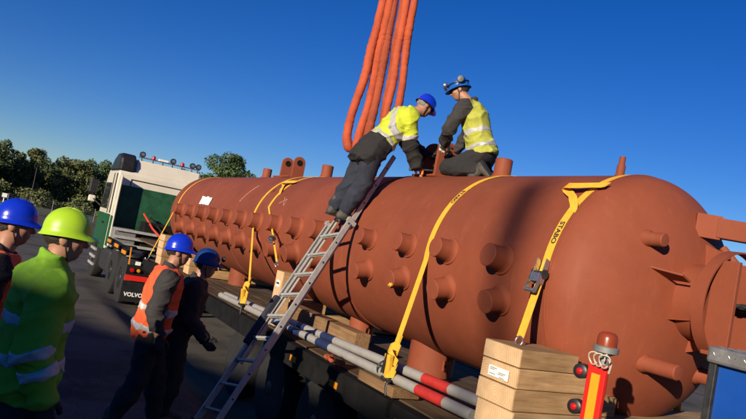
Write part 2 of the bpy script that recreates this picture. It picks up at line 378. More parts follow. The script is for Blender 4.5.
def text_mesh(body, size, warp, parent, m, name='lettering', bold=.0):
    cu = bpy.data.curves.new('t', 'FONT'); cu.body = body; cu.size = size; cu.align_x = 'CENTER'; cu.align_y = 'CENTER'; cu.offset = bold
    cu.resolution_u = 3
    to = bpy.data.objects.new('t', cu); COL.objects.link(to)
    dg = bpy.context.evaluated_depsgraph_get(); dg.update()
    me = bpy.data.meshes.new_from_object(to.evaluated_get(dg)); bpy.data.objects.remove(to); bpy.data.curves.remove(cu)
    o0 = ORG.get(parent.name, Vector())
    for v in me.vertices: v.co = Vector(warp(v.co.x, v.co.y)) - o0
    me.name = name; me.materials.clear(); me.materials.append(M[m])
    o = bpy.data.objects.new(name, me); COL.objects.link(o); o.parent = parent; ORG[o.name] = o0
    return o

# ------------------------------------------------------------------ ground
def ground():
    xs = [-900, -300, -150, -80, -40] + [-20+i*2 for i in range(14)] + [20, 60, 200, 600]
    ys = [-600, -150, -40, -10, -3, 0, 1.6, 2.0, 2.1, 2.2, 2.35, 2.5, 2.65, 2.8, 2.9, 3.2, 6, 15, 40, 150, 600]
    def z(x, y):
        t = min(1, max(0, (y-2.1)/.8)); t = t*t*(3-2*t)
        u = min(1, max(0, (-x-9)/12)); u = u*u*(3-2*u)
        return .34*(1-t)*(1-u)
    m = MB(); nx = len(xs)
    m.v = [Vector((x, y, z(x, y))) for y in ys for x in xs]
    m.f = [(j*nx+i, j*nx+i+1, (j+1)*nx+i+1, (j+1)*nx+i) for j in range(len(ys)-1) for i in range(nx-1)]
    struct(m.build('ground', 'asphalt', smooth=60))
    g = MB(); g.add([(-58, -120, .02), (-900, -120, .02), (-900, 600, .02), (-58, 600, .02)], [(0, 3, 2, 1)])
    struct(g.build('grass_verge', 'grass'))
ground()

# ------------------------------------------------------------------ far building, and added shadow casters behind the camera
def shade_building():
    h = Vector((-.53, .848, 0)); t = Vector((.848, .53, 0))
    s0 = -24; top = .05+math.tan(SUN_EL)*(8.15-s0)  # unseen added block, its height set by the foreground shadow edge
    c = h*(s0-9)
    r = thing('shade_building', 'unseen long grey clad building added to shade the foreground', 'building', c)
    MB().obox(c+Vector((0, 0, top/2)), t, h, (0, 0, 1), 90, 18, top).build('wall', 'cladding', r)
    MB().obox(c+Vector((0, 0, top-.1)), t, h, (0, 0, 1), 90.3, 18.3, .2).build('roof_edge', 'grey', r)
    for i in range(6):
        MB().obox(c+h*9.05+t*(-36+i*14)+Vector((0, 0, 2)), t, h, (0, 0, 1), 4, .12, 4).build('roller_door', 'galv', r)
shade_building()
def shadow_post():
    p = Vector((-4.07, 3.64, 2.9)) + sun_pos*42  # added out of view, up the sun ray from the shadowed shell
    r = thing('shadow_post', 'unseen tall post added to cast a soft shadow on the vessel', 'shadow caster', (p.x, p.y, 0))
    MB().cyl((p.x, p.y, 0.1), (p.x, p.y, p.z-.3), .12, .10, 12).build('pole', 'galv', r, 40)
    MB().obox(p, (.848, .53, 0), (-.53, .848, 0), (0, 0, 1), .28, .4, .8).build('post_head', 'grey', r, bevel=.03)
shadow_post()
def far_house():
    d = Vector((-.5053, .8625, 0))
    c = d*70
    r = thing('far_building', 'small pale building glimpsed behind the manway at right', 'building', c)
    u = Vector((.8625, .5053, 0))
    MB().obox(c+Vector((0, 0, 2.2)), u, d, (0, 0, 1), 14, 8, 4.4).build('wall', 'wallpale', r)
    MB().prism([(-7.4, 4.4), (7.4, 4.4), (6.2, 5.7), (-6.2, 5.7)], c-d*4.3, u, (0, 0, 1), d, 8.6).build('roof', 'grey', r)
    for i in range(5):
        MB().obox(c-d*4.03+u*(-5.5+i*2.7)+Vector((0, 0, 2.3)), u, d, (0, 0, 1), 1.2, .08, 1.4).build('window', 'glass', r)
far_house()

# ------------------------------------------------------------------ trees
def leaves(name, crown_balls, n, size, m, parent):
    """many small leaf-sized faces spread through overlapping clumps"""
    V = []; o0 = np.array(ORG[parent.name])
    tot = sum(b[3]**2 for b in crown_balls)
    for (cx, cy, cz, r) in crown_balls:
        k = max(8, int(n*r*r/tot))
        d = np.random.normal(size=(k, 3)); d /= np.linalg.norm(d, axis=1)[:, None]
        rad = r*np.random.uniform(.35, 1.08, (k, 1))**.6
        c = np.array([cx, cy, cz])+d*rad*np.array([1, 1, .85])
        a = np.random.normal(size=(k, 3)); a /= np.linalg.norm(a, axis=1)[:, None]
        b = np.cross(a, d+np.random.normal(scale=.5, size=(k, 3))); b /= np.linalg.norm(b, axis=1)[:, None]+1e-9
        s = size*np.random.uniform(.5, 1.3, (k, 1))
        V.append(np.stack([c-a*s, c+b*s*.6, c+a*s, c-b*s*.6], 1).reshape(-1, 3))
    V = np.concatenate(V)-o0; q = len(V)//4
    me = bpy.data.meshes.new(name); me.from_pydata(V.tolist(), [], np.arange(q*4).reshape(q, 4).tolist())
    me.materials.append(M[m]); o = bpy.data.objects.new(name, me); COL.objects.link(o); o.parent = parent
    return o
def tree(x, y, h, w, m, label, n=9000, leaf=.15, group='trees beyond the yard'):
    r = thing('broadleaf_tree', label, 'tree', (x, y, 0), group)
    rnd = random.Random(int(x*13+y*7+h*101))
    t = MB(); lean = Vector((rnd.uniform(-.2, .2), rnd.uniform(-.3, .3), 0))
    t.tube([Vector((x, y, -.1)), Vector((x, y, h*.25))+lean*.5, Vector((x, y, h*.55))+lean, Vector((x, y, h*.85))+lean*1.3], [h*.028, h*.02, h*.014, h*.005], 8)
    balls = []
    for i in range(40):
        a = rnd.uniform(0, 2*math.pi); zz = h*rnd.uniform(.08, .95); k = math.sin(math.pi*min(1, max(0, (zz/h-.02)/1.0)))**.6
        q = w*.5*k*rnd.uniform(.25, 1.0); rr = w*rnd.uniform(.12, .23)*(.6+.4*k)
        p = (x+q*math.cos(a), y+q*math.sin(a), min(zz, h-rr*.8)); balls.append((*p, rr))
        if i % 3 == 0:
            b0 = Vector((x, y, zz*.55))+lean*.6
            t.tube([b0, b0.lerp(Vector(p), .55)+Vector((0, 0, .15)), Vector(p)], [h*.009, h*.006, h*.002], 6)
    t.build('trunk', 'bark', r, 60)
    leaves('crown', balls, n, leaf, m, r)
TREES = [  # x, y, height, width, leaf, label
 (-84, -4.0, 7.4, 6.0, 'leafb', 'tall olive tree at the very left edge of the picture'),
 (-92, -0.6, 7.0, 5.4, 'leafa', 'dark tree above the leftmost blue helmet'),
 (-88, 2.2, 7.1, 3.6, 'leafb', 'narrow tall olive tree rising over the lime helmet'),
 (-97, 4.6, 6.2, 5.5, 'leafa', 'low dark tree filling the dip in the treeline'),
 (-90, 7.2, 6.4, 5.4, 'leafb', 'rounded olive tree in the middle of the left treeline'),
 (-94, 10.4, 7.2, 6.4, 'leafc', 'broad green tree just left of the truck mirror'),
 (-89, 13.6, 7.0, 5.6, 'leafb', 'olive tree partly hidden behind the truck cab'),
 (-93, 17.5, 6.4, 6.0, 'leafa', 'dark tree wholly behind the truck cab'),
 (-86, -9.5, 6.6, 6.2, 'leafc', 'green tree beyond the left edge of the treeline'),
 (-90, -16, 7.2, 6.8, 'leafb', 'olive tree further along beyond the left edge'),
]
TREES += [(-103, y, h, 7.0, lf, lb) for y, h, lf, lb in (
 (-2.4, 6.6, 'leafc', 'tree in the back row above the leftmost helmet'), (2.6, 6.3, 'leafa', 'tree in the back row above the lime helmet'),
 (6.8, 6.0, 'leafc', 'tree in the back row left of the truck'), (12.2, 6.9, 'leafb', 'tree in the back row right behind the truck mirror'))]
for a in TREES: tree(*a)
tree(-60, 17.6, 8.7, 5.6, 'leafc', 'single round green tree standing above the far end of the vessel', 17000, .13)
tree(-64, 15.0, 6.5, 3.2, 'leafa', 'small dark tree low beside the single round tree', 6000, .13)
# undergrowth in front of the wood
def undergrowth():
    r = bpy.data.objects.new('undergrowth', bpy.data.meshes.new('undergrowth')); ORG['tmp'] = Vector()
    class P: name = 'tmp'
    balls = [(random.uniform(-84, -76), y, random.uniform(.1, 1.1), random.uniform(.6, 1.4)) for y in np.arange(-18, 24, .55)]
    bpy.data.objects.remove(r)
    e = bpy.data.objects.new('e', None); ORG['e'] = Vector(); COL.objects.link(e)
    o = leaves('undergrowth', balls, 26000, .16, 'leafb', e); o.parent = None; bpy.data.objects.remove(e)
    o['kind'] = 'stuff'; o['label'] = 'low scrubby bushes along the foot of the treeline'; o['category'] = 'bushes'
undergrowth()
def site_fence():
    r = thing('mesh_fence', 'pale temporary mesh fence in front of the trees at left', 'fence', (-62, 0, 0))
    for i in range(7):
        y = -3+i*1.7; MB().cyl((-62, y, 0), (-62, y, 1.2), .025, n=8).build('post', 'grey', r)
    for k in range(8):
        MB().cyl((-62, -3, .1+k*.15), (-62, 7.2, .1+k*.15), .006, n=6).build('rail', 'grey', r)
site_fence()
o = MB().tube([(-60, 1.9, 0), (-60, 1.95, 1.7), (-60.05, 1.93, 3.6)], [.045, .04, .03], 8).build('wooden_pole', 'bark', smooth=50)
solo(o, 'thin bare wooden pole in front of the left treeline', 'pole')
o = MB().cyl((-56, .1, 0), (-56, .1, .9), .04, n=8).obox((-56, .1, 1.1), (0, 1, 0), (1, 0, 0), (0, 0, 1), .34, .04, .3).build('small_sign', 'paper')
solo(o, 'small blank white sign on a post at the left edge', 'sign')

# ------------------------------------------------------------------ pressure vessel
VY, VZ, VR = 4.461, 2.364, 0.98
XN, XF = -3.47, -15.85           # tangent lines of the near and far heads
DECK = 1.16
VES = thing('pressure_vessel', 'long red-brown primed steel pressure vessel lying on the trailer', 'pressure vessel', (-9.5, VY, VZ-VR))
def on_vessel(x, ang, r=VR):      # ang: 0 = facing the camera side (-Y), 90 = top
    a = R_(ang); return Vector((x, VY-r*math.cos(a), VZ+r*math.sin(a)))
def shell():
    m = MB(); n = 128
    m.lathe([(VR, XF), (VR, -13.6), (VR, -11.2), (VR, -8.9), (VR, -6.75), (VR, -4.6), (VR, XN)], (0, VY, VZ), (1, 0, 0), n)
    m.f = m.f[:-2]
    m.build('shell', 'primer', VES, 60)
    for nm, x0, sg in (('near', XN, 1), ('far', XF, -1)):
        h = MB(); prof = [(VR*math.cos(a), .50*math.sin(a)) for a in np.linspace(0, math.pi/2, 22)]
        h.lathe(prof, (x0, VY, VZ), (sg, 0, 0), n); h.f = h.f[:-1] if prof[-1][0] > 1e-4 else h.f
        h.f = [f for f in h.f if len(f) <= 4]
        h.build('dished_head', 'primer', VES, 60)
    for x in (XF, -11.2, -6.75, XN):       # circumferential weld beads
        w = MB(); pts = [on_vessel(x, a, VR+.0) for a in np.arange(0, 360, 3)]
        w.tube(pts, .009, 6, closed=True, flat=1.0); w.build('weld_bead', 'primer', VES, 60)
shell()
def stub(r=.091, L=.165, flare=.020):
    return [(r+flare+.012, -.06), (r+flare+.012, .0), (r+flare+.008, .010), (r+flare*.85, .013), (r+flare*.45, .026), (r+flare*.15, .05), (r+.004, .075), (r, .10), (r, L-.005), (r-.005, L), (.0, L+.001)]
def nozzles():
    up_x = [-14.75, -13.85, -12.95, -12.1, -11.3, -10.5, -9.72, -8.92, -8.15, -7.4, -6.68, -6.13, -5.36, -4.70, -3.99]
    up_x.remove(-6.68)
    lo_x = [-14.7, -13.75, -12.85, -12.0, -11.2, -10.42, -9.7, -8.92, -8.15, -7.4, -6.12, -5.40, -4.66, -3.96]
    proto = None
    for xs, a0, a1, s in ((up_x, 2.6, 6.0, 1), (lo_x, -18.8, -12.6, 1)):
        for x in xs:
            k = (x+14.7)/10.7; ang = a0+(a1-a0)*max(0, min(1, k))
            loc = on_vessel(x, ang)-ORG[VES.name]
            d = Vector((0, -math.cos(R_(ang)), math.sin(R_(ang))))
            rot = d.to_track_quat('Z', 'X').to_euler()
            if proto is None:
                ob = MB().lathe(stub(), (0, 0, 0), (0, 0, 1), 32); proto = ob.build('nozzle', 'primer', None, 28)
                proto.parent = VES; proto.location = loc; proto.rotation_euler = rot; ORG[proto.name] = loc
            else: cpy = inst(proto, VES, loc, rot)
            k2 = 1.30 if x < -7 else random.uniform(.96, 1.04); (proto if x == up_x[0] and a0 > 0 else cpy).scale = (k2, k2, random.uniform(.95, 1.1))
    # stubs standing on top
    for x, r, L in ((-12.55, .09, .20), (-9.72, .095, .22), (-5.36, .092, .21)):
        n = MB().lathe([(r+.03, -.05), (r+.02, .01), (r, .04), (r, L-.01), (r-.01, L), (r-.025, L), (r-.028, L-.05), (0, L-.055)], on_vessel(x, 90), (0, 0, 1), 28)
        n.build('top_nozzle', 'primer', VES, 40)
    n = MB().lathe([(.06, -.03), (.045, .02), (.036, .04), (.036, .11), (.026, .13), (.026, .19), (.0, .195)], on_vessel(-3.83, 90), (0, 0, 1), 20); n.build('vent_fitting', 'primer', VES, 40)
    # a yellow cap on one lower nozzle
    c = on_vessel(-5.40, -14.3, VR+.166); d = Vector((0, -.97, -.245))
    MB().lathe([(.02, 0), (.02, .02), (.010, .024), (.010, .034), (0, .036)], c+Vector((.06, 0, -.03)), d, 12).build('thread_plug', 'strap', VES, 40)
nozzles()
def lugs():
    for x, h, ds in ((-11.25, .42, .28), (-6.55, .46, .14)):
        for dx in (-ds, ds):
            m = MB(); w = .115 if x < -8 else .15; pts = [(-w, -.12), (w, -.12), (w, h-w)] + [(w*math.cos(a), h-w+w*math.sin(a)) for a in np.linspace(.2, math.pi-.2, 12)] + [(-w, h-w)]
            m.prism(pts, Vector((x+dx-.022, VY, VZ+VR-.02)), (0, 1, 0), (0, 0, 1), (1, 0, 0), .044)
            l = m.build('lifting_lug', 'primer', VES, bevel=.006)
            MB().lathe([(.055, 0), (.055, .006), (.035, .007), (.035, .001)], Vector((x+dx+.0225, VY, VZ+VR+h-w-.02)), (1, 0, 0), 20).build('lug_hole', 'black', l, 40)
        MB().obox((x, VY, VZ+VR+.0), (1, 0, 0), (0, 1, 0), (0, 0, 1), .2+2*ds, .42, .03).build('lug_pad', 'primer', VES, bevel=.008)
lugs()
def bottom_legs():
    for x, r in ((-5.72, .25), (-7.32, .16), (-9.5, .2), (-12.3, .22), (-14.4, .2)):
        y = VY-.2
        MB().lathe([(r, DECK-(VZ-VR)+.005), (r, .12)], Vector((x, y, VZ-VR)), (0, 0, 1), 32).build('support_leg', 'primer', VES, 40)
        t = MB(); t.obox((x+r+.04, y-.02, VZ-VR-.08), (1, 0, 0), (0, 1, 0), (0, 0, 1), .09, .02, .11); tb = t.build('earth_tab', 'primer', VES, bevel=.004)
        MB().lathe([(.018, 0), (.018, .003)], (x+r+.05, y-.031, VZ-VR-.08), (0, -1, 0), 12).build('tab_hole', 'black', tb)
bottom_legs()
def head_x(y, z):
    q = ((y-VY)**2+(z-VZ)**2)/VR**2; return XN+.5*math.sqrt(max(0, 1-q))
def head_fittings():
    # two stub pipes on the near head
    for y, z, r, L in ((4.0, 2.80, .05, .17), (4.14, 1.92, .055, .30), (4.80, 1.88, .06, .30)):
        x = head_x(y, z); n = Vector((1.0, 0, 0)); b = Vector((x-.04, y, z))
        MB().lathe([(r+.015, 0), (r+.012, .045), (r, .07), (r, L), (r-.008, L+.008), (0, L+.01)], b, n, 24).build('head_nozzle', 'primer', VES, 40)
    # manway: neck, hoop, cover plate, channel with studs
    my, mz = 4.51, 2.42
    MB().lathe([(.28, -.30), (.28, .22)], (-2.98, my, mz), (1, 0, 0), 64).build('manway_neck', 'primer', VES, 40)
    hoop = MB(); a = [(.400, .03), (.400, .12), (.388, .12), (.388, .03)]
    hoop.lathe(a+[a[0]], (-2.79, my, mz), (1, 0, 0), 72); hoop.f = [f for f in hoop.f if len(f) == 4]; hoop.build('manway_hoop', 'primer', VES, 40)
    MB().lathe([(.31, .0), (.31, .05), (0, .052)], (-2.80, my, mz), (1, 0, 0), 64).build('manway_flange', 'primer', VES, 40)
    MB().box((-2.74, my-.25, mz-.34), (-2.56, my-.215, mz+.31)).box((-2.74, my-.02, mz-.34), (-2.56, my+.015, mz+.31)).build('cover_channel', 'primer', VES, bevel=.005)
    MB().box((-2.74, my-.214, mz-.30), (-2.71, my-.021, mz+.27)).build('cover_web', 'primer', VES)
    for y, z in ((my-.17, mz+.02), (my-.09, mz+.0)):
        s = MB().cyl((-2.72, y, z), (-2.50, y, z), .014, n=12).build('stud', 'darksteel', VES, 40)
        MB().lathe([(.022, 0), (.022, .03)], (-2.56, y, z), (1, 0, 0), 6).build('nut', 'darksteel', s)
    # gusset plates round the neck
    for y, z in ((4.02, 2.60), (4.22, 2.27), (4.50, 2.06), (4.60, 2.86)):
        x = head_x(y, z); d = Vector((0, my-y, mz-z)).normalized()
        MB().prism([(0, -.02), (.24, .06), (.24, .16), (.0, .16)], Vector((x-.03, y, z))-Vector((0, 0, .006)), (1, 0, 0), d, Vector((1, 0, 0)).cross(d), .014).build('gusset_plate', 'primer', VES)
    # davit arm, with its bracket plate on the head
    b = Vector((-3.02, 4.55, 3.0)); d = Vector((.62, .76, .0)).normalized(); n = Vector((-d.y, d.x, 0))
    MB().obox(b+Vector((-.02, .03, 0)), d, n, (0, 0, 1), .18, .05, .18).build('davit_bracket', 'primer', VES, bevel=.004)
    MB().obox(b+d*.62+n*.05, d, n, (0, 0, 1), 1.1, .10, .15).build('davit_arm', 'primer', VES, bevel=.006)
    MB().obox(Vector((-2.3, 5.3, 2.5)), d, n, (0, 0, 1), 1.3, .08, .07).build('davit_brace', 'primer', VES, bevel=.005)
    MB().cyl((-3.0, 4.75, 2.86), (-2.4, 4.75, 2.3), .03, n=12).build('davit_strut', 'primer', VES, 40)
head_fittings()
def marks():
    # torn paper taped on the shell
    p = MB(); g = 9
    for i in range(g+1):
        for j in range(4):
            x = -13.55+.75*i/g+random.uniform(-.02, .02); a = 13.5+9.5*j/3+random.uniform(-.7, .7)
            p.v.append(on_vessel(x, a, VR+.010+random.uniform(0, .03)*(1 if j == 3 or i > 6 else .2)))
    p.f = [(i*4+j, (i+1)*4+j, (i+1)*4+j+1, i*4+j+1) for i in range(g) for j in range(3)]
    o = p.build('paper_tag', 'paper'); sdm = o.modifiers.new('s', 'SOLIDIFY'); sdm.thickness = .002
    solo(o, 'torn white paper taped to the far upper side of the vessel', 'paper')
    q = MB(); q.tube([on_vessel(-11.1+i*.03, 22+i*3.4, VR-.001) for i in range(8)], .004, 5); q.build('chalk_line', 'chalk', VES)
    q = MB(); q.tube([on_vessel(-9.25, 24, VR+.001), on_vessel(-9.05, 29, VR+.001), on_vessel(-9.02, 22, VR+.001), on_vessel(-9.2, 31, VR+.001)], .003, 5); q.build('chalk_line', 'chalk', VES)
marks()

# ------------------------------------------------------------------ trailer
TY0, TY1 = 3.03, 5.89
TR = thing('flatbed_trailer', 'long black flatbed trailer with plank deck under the vessel', 'trailer', (-8, VY, 0))
def trailer():
    x0, x1 = -15.6, -0.9
    MB().box((x0, TY0, .92), (x1, TY0+.12, DECK-.004)).build('side_rail', 'black', TR, bevel=.008)
    MB().box((x0, TY1-.12, .92), (x1, TY1, DECK-.004)).build('side_rail', 'black', TR, bevel=.008)
    for y in (VY-.55, VY+.55): MB().box((x0, y-.08, .62), (x1, y+.08, 1.10)).build('chassis_beam', 'black', TR)
    n = 17; w = (TY1-TY0-.26)/n
    for i in range(n):
        y = TY0+.13+i*w
        dz = random.uniform(-.006, .004)
        MB().box((x0+.05, y+.004, DECK-.05), (x1-.05, y+w-.004, DECK+dz)).build('deck_plank', 'plank', TR)
    for i, x in enumerate(np.arange(-15, -1, 1.3)): MB().box((x-.05, TY0+.13, .95), (x+.05, TY1-.13, 1.08)).build('cross_member', 'black', TR)
    # running gear
    wx = [-8.65, -7.35, -6.05, -4.75]
    for x in wx:
        MB().cyl((x, TY0+.3, .46), (x, TY1-.3, .46), .07, n=12).build('axle', 'black', TR, 40)
        for y, sg in ((TY0+.28, -1), (TY1-.28, 1)):
            wh = MB().lathe([(.25, -.14), (.40, -.15), (.455, -.13), (.47, -.09), (.47, .09), (.455, .13), (.40, .15), (.25, .14)], (x, y, .47), (0, sg, 0), 36).build('wheel', 'rubber', TR, 40)
            MB().lathe([(.25, .125), (.23, .135), (.20, .06), (.12, .05), (.11, .13), (.07, .15), (0, .15)], (x, y, .47), (0, sg, 0), 28).build('rim', 'darksteel', wh, 40)
    # gooseneck over the tractor
    MB().box((-18.3, VY-.7, 1.22), (x0, VY+.7, 1.42)).build('gooseneck', 'black', TR, bevel=.02)
    MB().box((-18.2, VY-1.2, 1.43), (x0+.1, VY+1.2, 1.47)).build('neck_plate', 'plank', TR)
    # side reflectors
    for x in (-13.2, -10.4, -6.6, -5.6, -4.4): MB().box((x, TY0-.006, .99), (x+.16, TY0+.01, 1.05)).build('side_reflector', 'amberglass', TR)
    for x in (-12.9, -10.1, -7.3, -4.5):
        MB().obox((x, TY0-.02, 1.10), (1, 0, 0), (0, 1, 0), (0, 0, 1), .03, .05, .12).build('lashing_hook', 'black', TR)
    for x in (-2.0, -14.8): MB().box((x, TY0+.4, .08), (x+.14, TY0+.54, .95)).box((x-.12, TY0+.34, .0), (x+.26, TY0+.6, .08)).build('support_jack', 'black', TR)
trailer()

# ------------------------------------------------------------------ dunnage timber
def beam(name, lo, hi, root, along='y'):
    b = MB().box(lo, hi).build(name, 'timber' if along == 'y' else 'timberx', root, bevel=.006)
    return b
def timber_stack(x0, x1, y0, y1s, z0, hs, label, skew=0.0):
    r = thing('timber_stack', label, 'timber', ((x0+x1)/2, y0, z0), 'timber packing under the vessel'); z = z0
    for i, h in enumerate(hs):
        dx = random.uniform(-.012, .012); dy = random.uniform(-.012, .012)
        b = beam('timber_beam', (x0+dx, y0+dy, z+.002), (x1+dx, y1s[i], z+h-.002), r)
        e = MB().box((x0+dx+.004, y0+dy-.003, z+.006), (x1+dx-.004, y0+dy+.002, z+h-.006)).build('cut_end', 'endgrain', b)
        z += h
    return r
ST = timber_stack(-3.53, -3.16, 3.07, [5.8, 5.8, 4.05, 3.80, 3.60], DECK+.012, [.16, .16, .145, .135, .125], 'tall stack of sawn timber beams beside the amber beacon post')
def label_on_stack():
    lb = MB().box((-3.44, 3.052, 1.665), (-3.24, 3.056, 1.735)).build('paper_label', 'paper', ST)
    for k, (a, b) in enumerate(((0, .07), (.0, .05), (.09, .16), (.08, .14), (.0, .06), (.1, .15))):
        z = 1.722-.010*(k % 6); MB().box((-3.425+a, 3.0505, z-.0025), (-3.425+b, 3.0515, z+.0012)).build('print_line', 'greycloth', lb)
label_on_stack()
timber_stack(-8.5, -8.1, 3.55, [5.6, 4.1], DECK+.012, [.16, .15], 'low timber packing under the middle of the vessel')
timber_stack(-14.75, -14.25, 3.12, [5.6, 5.6, 3.75, 3.65], DECK+.012, [.17, .17, .16, .14], 'timber stack at the far end of the trailer near the truck')
timber_stack(-13.3, -12.9, 3.40, [5.6, 4.0], DECK+.012, [.17, .16], 'low timber packing behind the far lashing strap')
timber_stack(-2.95, -2.65, 4.05, [5.6, 5.6], DECK+.012, [.10, .09], 'lowest timber packing under the near head of the vessel')
o = beam('long_timber', (-8.0, 3.42, DECK+.012), (-5.95, 3.60, DECK+.30), None, 'x'); solo(o, 'long squared timber lying behind the striped pipes', 'timber')
o = beam('timber_board', (-5.15, 3.06, DECK+.012), (-4.55, 3.34, DECK+.10), None, 'x'); solo(o, 'short timber board under the striped pipes', 'timber')
# block standing near the ladder with a label
blk = thing('timber_block', 'upright timber block with a white label behind the ladder', 'timber', (-7.75, 3.26, DECK))
b = beam('block_body', (-7.88, 3.20, DECK+.012), (-7.64, 3.34, 1.86), blk)
MB().box((-7.875, 3.196, DECK+.02), (-7.645, 3.199, 1.855)).build('cut_face', 'endgrain', blk)
lb = MB().box((-7.82, 3.190, 1.66), (-7.70, 3.194, 1.74)).build('paper_label', 'paper', blk)
MB().box((-7.805, 3.1875, 1.69), (-7.715, 3.189, 1.715)).build('print_line', 'darkcloth', lb)

# ------------------------------------------------------------------ striped pipes on the deck edge
def striped_pipe(y0, y1, z0, z1, xa, xb, label, bands):
    A, B = Vector((xa, y0, z0)), Vector((xb, y1, z1)); d = (B-A); L = d.length; d.normalize(); r = .043
    root = thing('striped_pipe', label, 'pipe', A, 'striped pipes on the deck edge')
    segs = []; x = 0
    for s, e, m in bands:
        if s > x: segs.append((x, s, 'pipe'))
        segs.append((s, e, m)); x = e
    segs.append((x, L, 'pipe'))
    for s, e, m in segs:
        nm = 'pipe_tube' if m == 'pipe' else 'painted_band'
        MB().lathe([(r if m == 'pipe' else r+.0012, s), (r if m == 'pipe' else r+.0012, e)], A, d, 20).build(nm, m, root, 40)
striped_pipe(3.25, 3.25, DECK+.065, DECK+.25, -9.9, -3.68, 'upper striped grey pipe with navy and red bands on the deck', [(2.1, 2.36, 'pipeb'), (2.9, 3.12, 'pipeb'), (3.55, 3.85, 'pipeb'), (5.5, 5.86, 'piper')])
striped_pipe(3.13, 3.13, DECK+.065, DECK+.17, -9.75, -3.60, 'lower striped grey pipe nearest the deck edge', [(2.1, 2.36, 'pipeb'), (2.9, 3.12, 'pipeb'), (3.55, 3.85, 'pipeb'), (5.45, 5.82, 'piper')])
o = MB().tube([(-4.85+.03*math.cos(a*1.0), 3.19+.112*math.cos(a), 1.342+.085*math.sin(a)) for a in np.linspace(0, 2*math.pi, 20, endpoint=False)], .008, 6, True).build('black_tie', 'plastic', smooth=50)
solo(o, 'thin black tie bound round the two striped pipes', 'tie')
# orange rag bundle
rg = MB(); pts = []
for i in range(40):
    t = i/39; pts.append((-5.95+.35*t+.05*math.sin(9*t), 3.10+.05*math.sin(17*t), DECK+.03+.025*abs(math.sin(13*t))))
rg.tube(pts, [.016+.008*math.sin(i*1.7) for i in range(40)], 7)
solo(rg.build('orange_cord', 'slingdirt', smooth=60), 'crumpled orange cord lying on the deck edge', 'cord')
ch = MB()
for i in range(16):
    c = Vector((-4.25+i*.022, 3.48+.03*math.sin(i*.8), DECK+.035+.02*math.sin(i*1.3)))
    ax = Vector((1, .2*math.sin(i), 0)).normalized(); ay = Vector((0, 1, 0)) if i % 2 else Vector((0, .3, 1)).normalized()
    ch.tube([c+ax*.024*math.cos(a)+ay*.014*math.sin(a) for a in np.linspace(0, 2*math.pi, 10, endpoint=False)], .006, 5, True)
solo(ch.build('lashing_chain', 'steel', smooth=60), 'short steel chain heaped beside the timber stack', 'chain')

# ------------------------------------------------------------------ lashing straps
def strap(x, end, label, leave=-8, w=.07, ink=None, ratchet=None, hook=True, sag=0.0, tail=None, inkpos=45, group='yellow lashing straps over the vessel'):
    end = Vector(end); root = thing('lashing_strap', label, 'strap', (x, VY, VZ+VR), group)
    pts = []; nr = []
    for a in np.arange(215, leave-1, -4):
        pts.append(on_vessel(x, a, VR+.0035)); nr.append(Vector((0, -math.cos(R_(a)), math.sin(R_(a)))))
    p0 = pts[-1]; n0 = nr[-1]
    for i in range(1, 13):
        t = i/12; p = p0.lerp(end, t); p.y -= sag*math.sin(math.pi*t); pts.append(p); nr.append(n0)
    pts = [pts[0]+Vector((0, .05, -.9))]+pts; nr = [nr[0]]+nr
    web = MB().ribbon(pts, (1, 0, 0), nr, w, .004).build('webbing', 'strap', root, 40)
    if ink:
        def warp(u, v):
            a = inkpos - math.degrees(u/VR); q = on_vessel(x+v, a, VR+.0095); return q
        text_mesh(ink, .062, warp, web, 'strapink', bold=.002)
    dirn = (end-p0).normalized(); side = Vector((1, 0, 0)); out = side.cross(dirn).normalized()
    if out.y > 0: out = -out
    if ratchet is not None:
        c = p0.lerp(end, ratchet)+out*.03
        rb = MB(); 
        for s in (-1, 1): rb.obox(c+side*s*.045, side, out, dirn, .006, .05, .20)
        body = rb.build('ratchet_frame', 'steel', root, bevel=.003)
        MB().cyl(c-side*.055+dirn*.02, c+side*.055+dirn*.02, .022, n=14).build('ratchet_spindle', 'darksteel', body, 40)
        for s in (-1, 1): MB().lathe([(.036, 0), (.036, .006)], c+side*s*.053+dirn*.02, side, 10).build('ratchet_gear', 'darksteel', body)
        hd = MB(); 
        for s in (-1, 1): hd.bar(c+side*s*.05+dirn*.03+out*.02, c+side*s*.045+dirn*.17+out*.035, .006, .028, out)
        hd.cyl(c-side*.05+dirn*.17+out*.035, c+side*.05+dirn*.17+out*.035, .015, n=12); hd.build('ratchet_handle', 'steel', root, 40)
        MB().obox(c+dirn*.06+out*.03, side, out, dirn, .075, .006, .07).build('ratchet_pawl', 'steel', body, bevel=.003)
    if hook:
        h = MB(); ring = [end+dirn*.03+side*.035*math.cos(a)+dirn*.035*math.sin(a) for a in np.linspace(0, 2*math.pi, 16, endpoint=False)]
        h.tube(ring, .007, 8, True)
        h.tube([end+dirn*.06, end+dirn*.10+out*.0, end+dirn*.135+out*.015, end+dirn*.15+out*.035, end+dirn*.13+out*.055, end+dirn*.10+out*.055], .008, 8)
        h.build('strap_hook', 'steel', root, 60)
    if tail: 
        tp, tn, tw = tail; MB().ribbon(tp, tw, tn, w, .004).build('loose_tail', 'strap', root, 40)
    return root
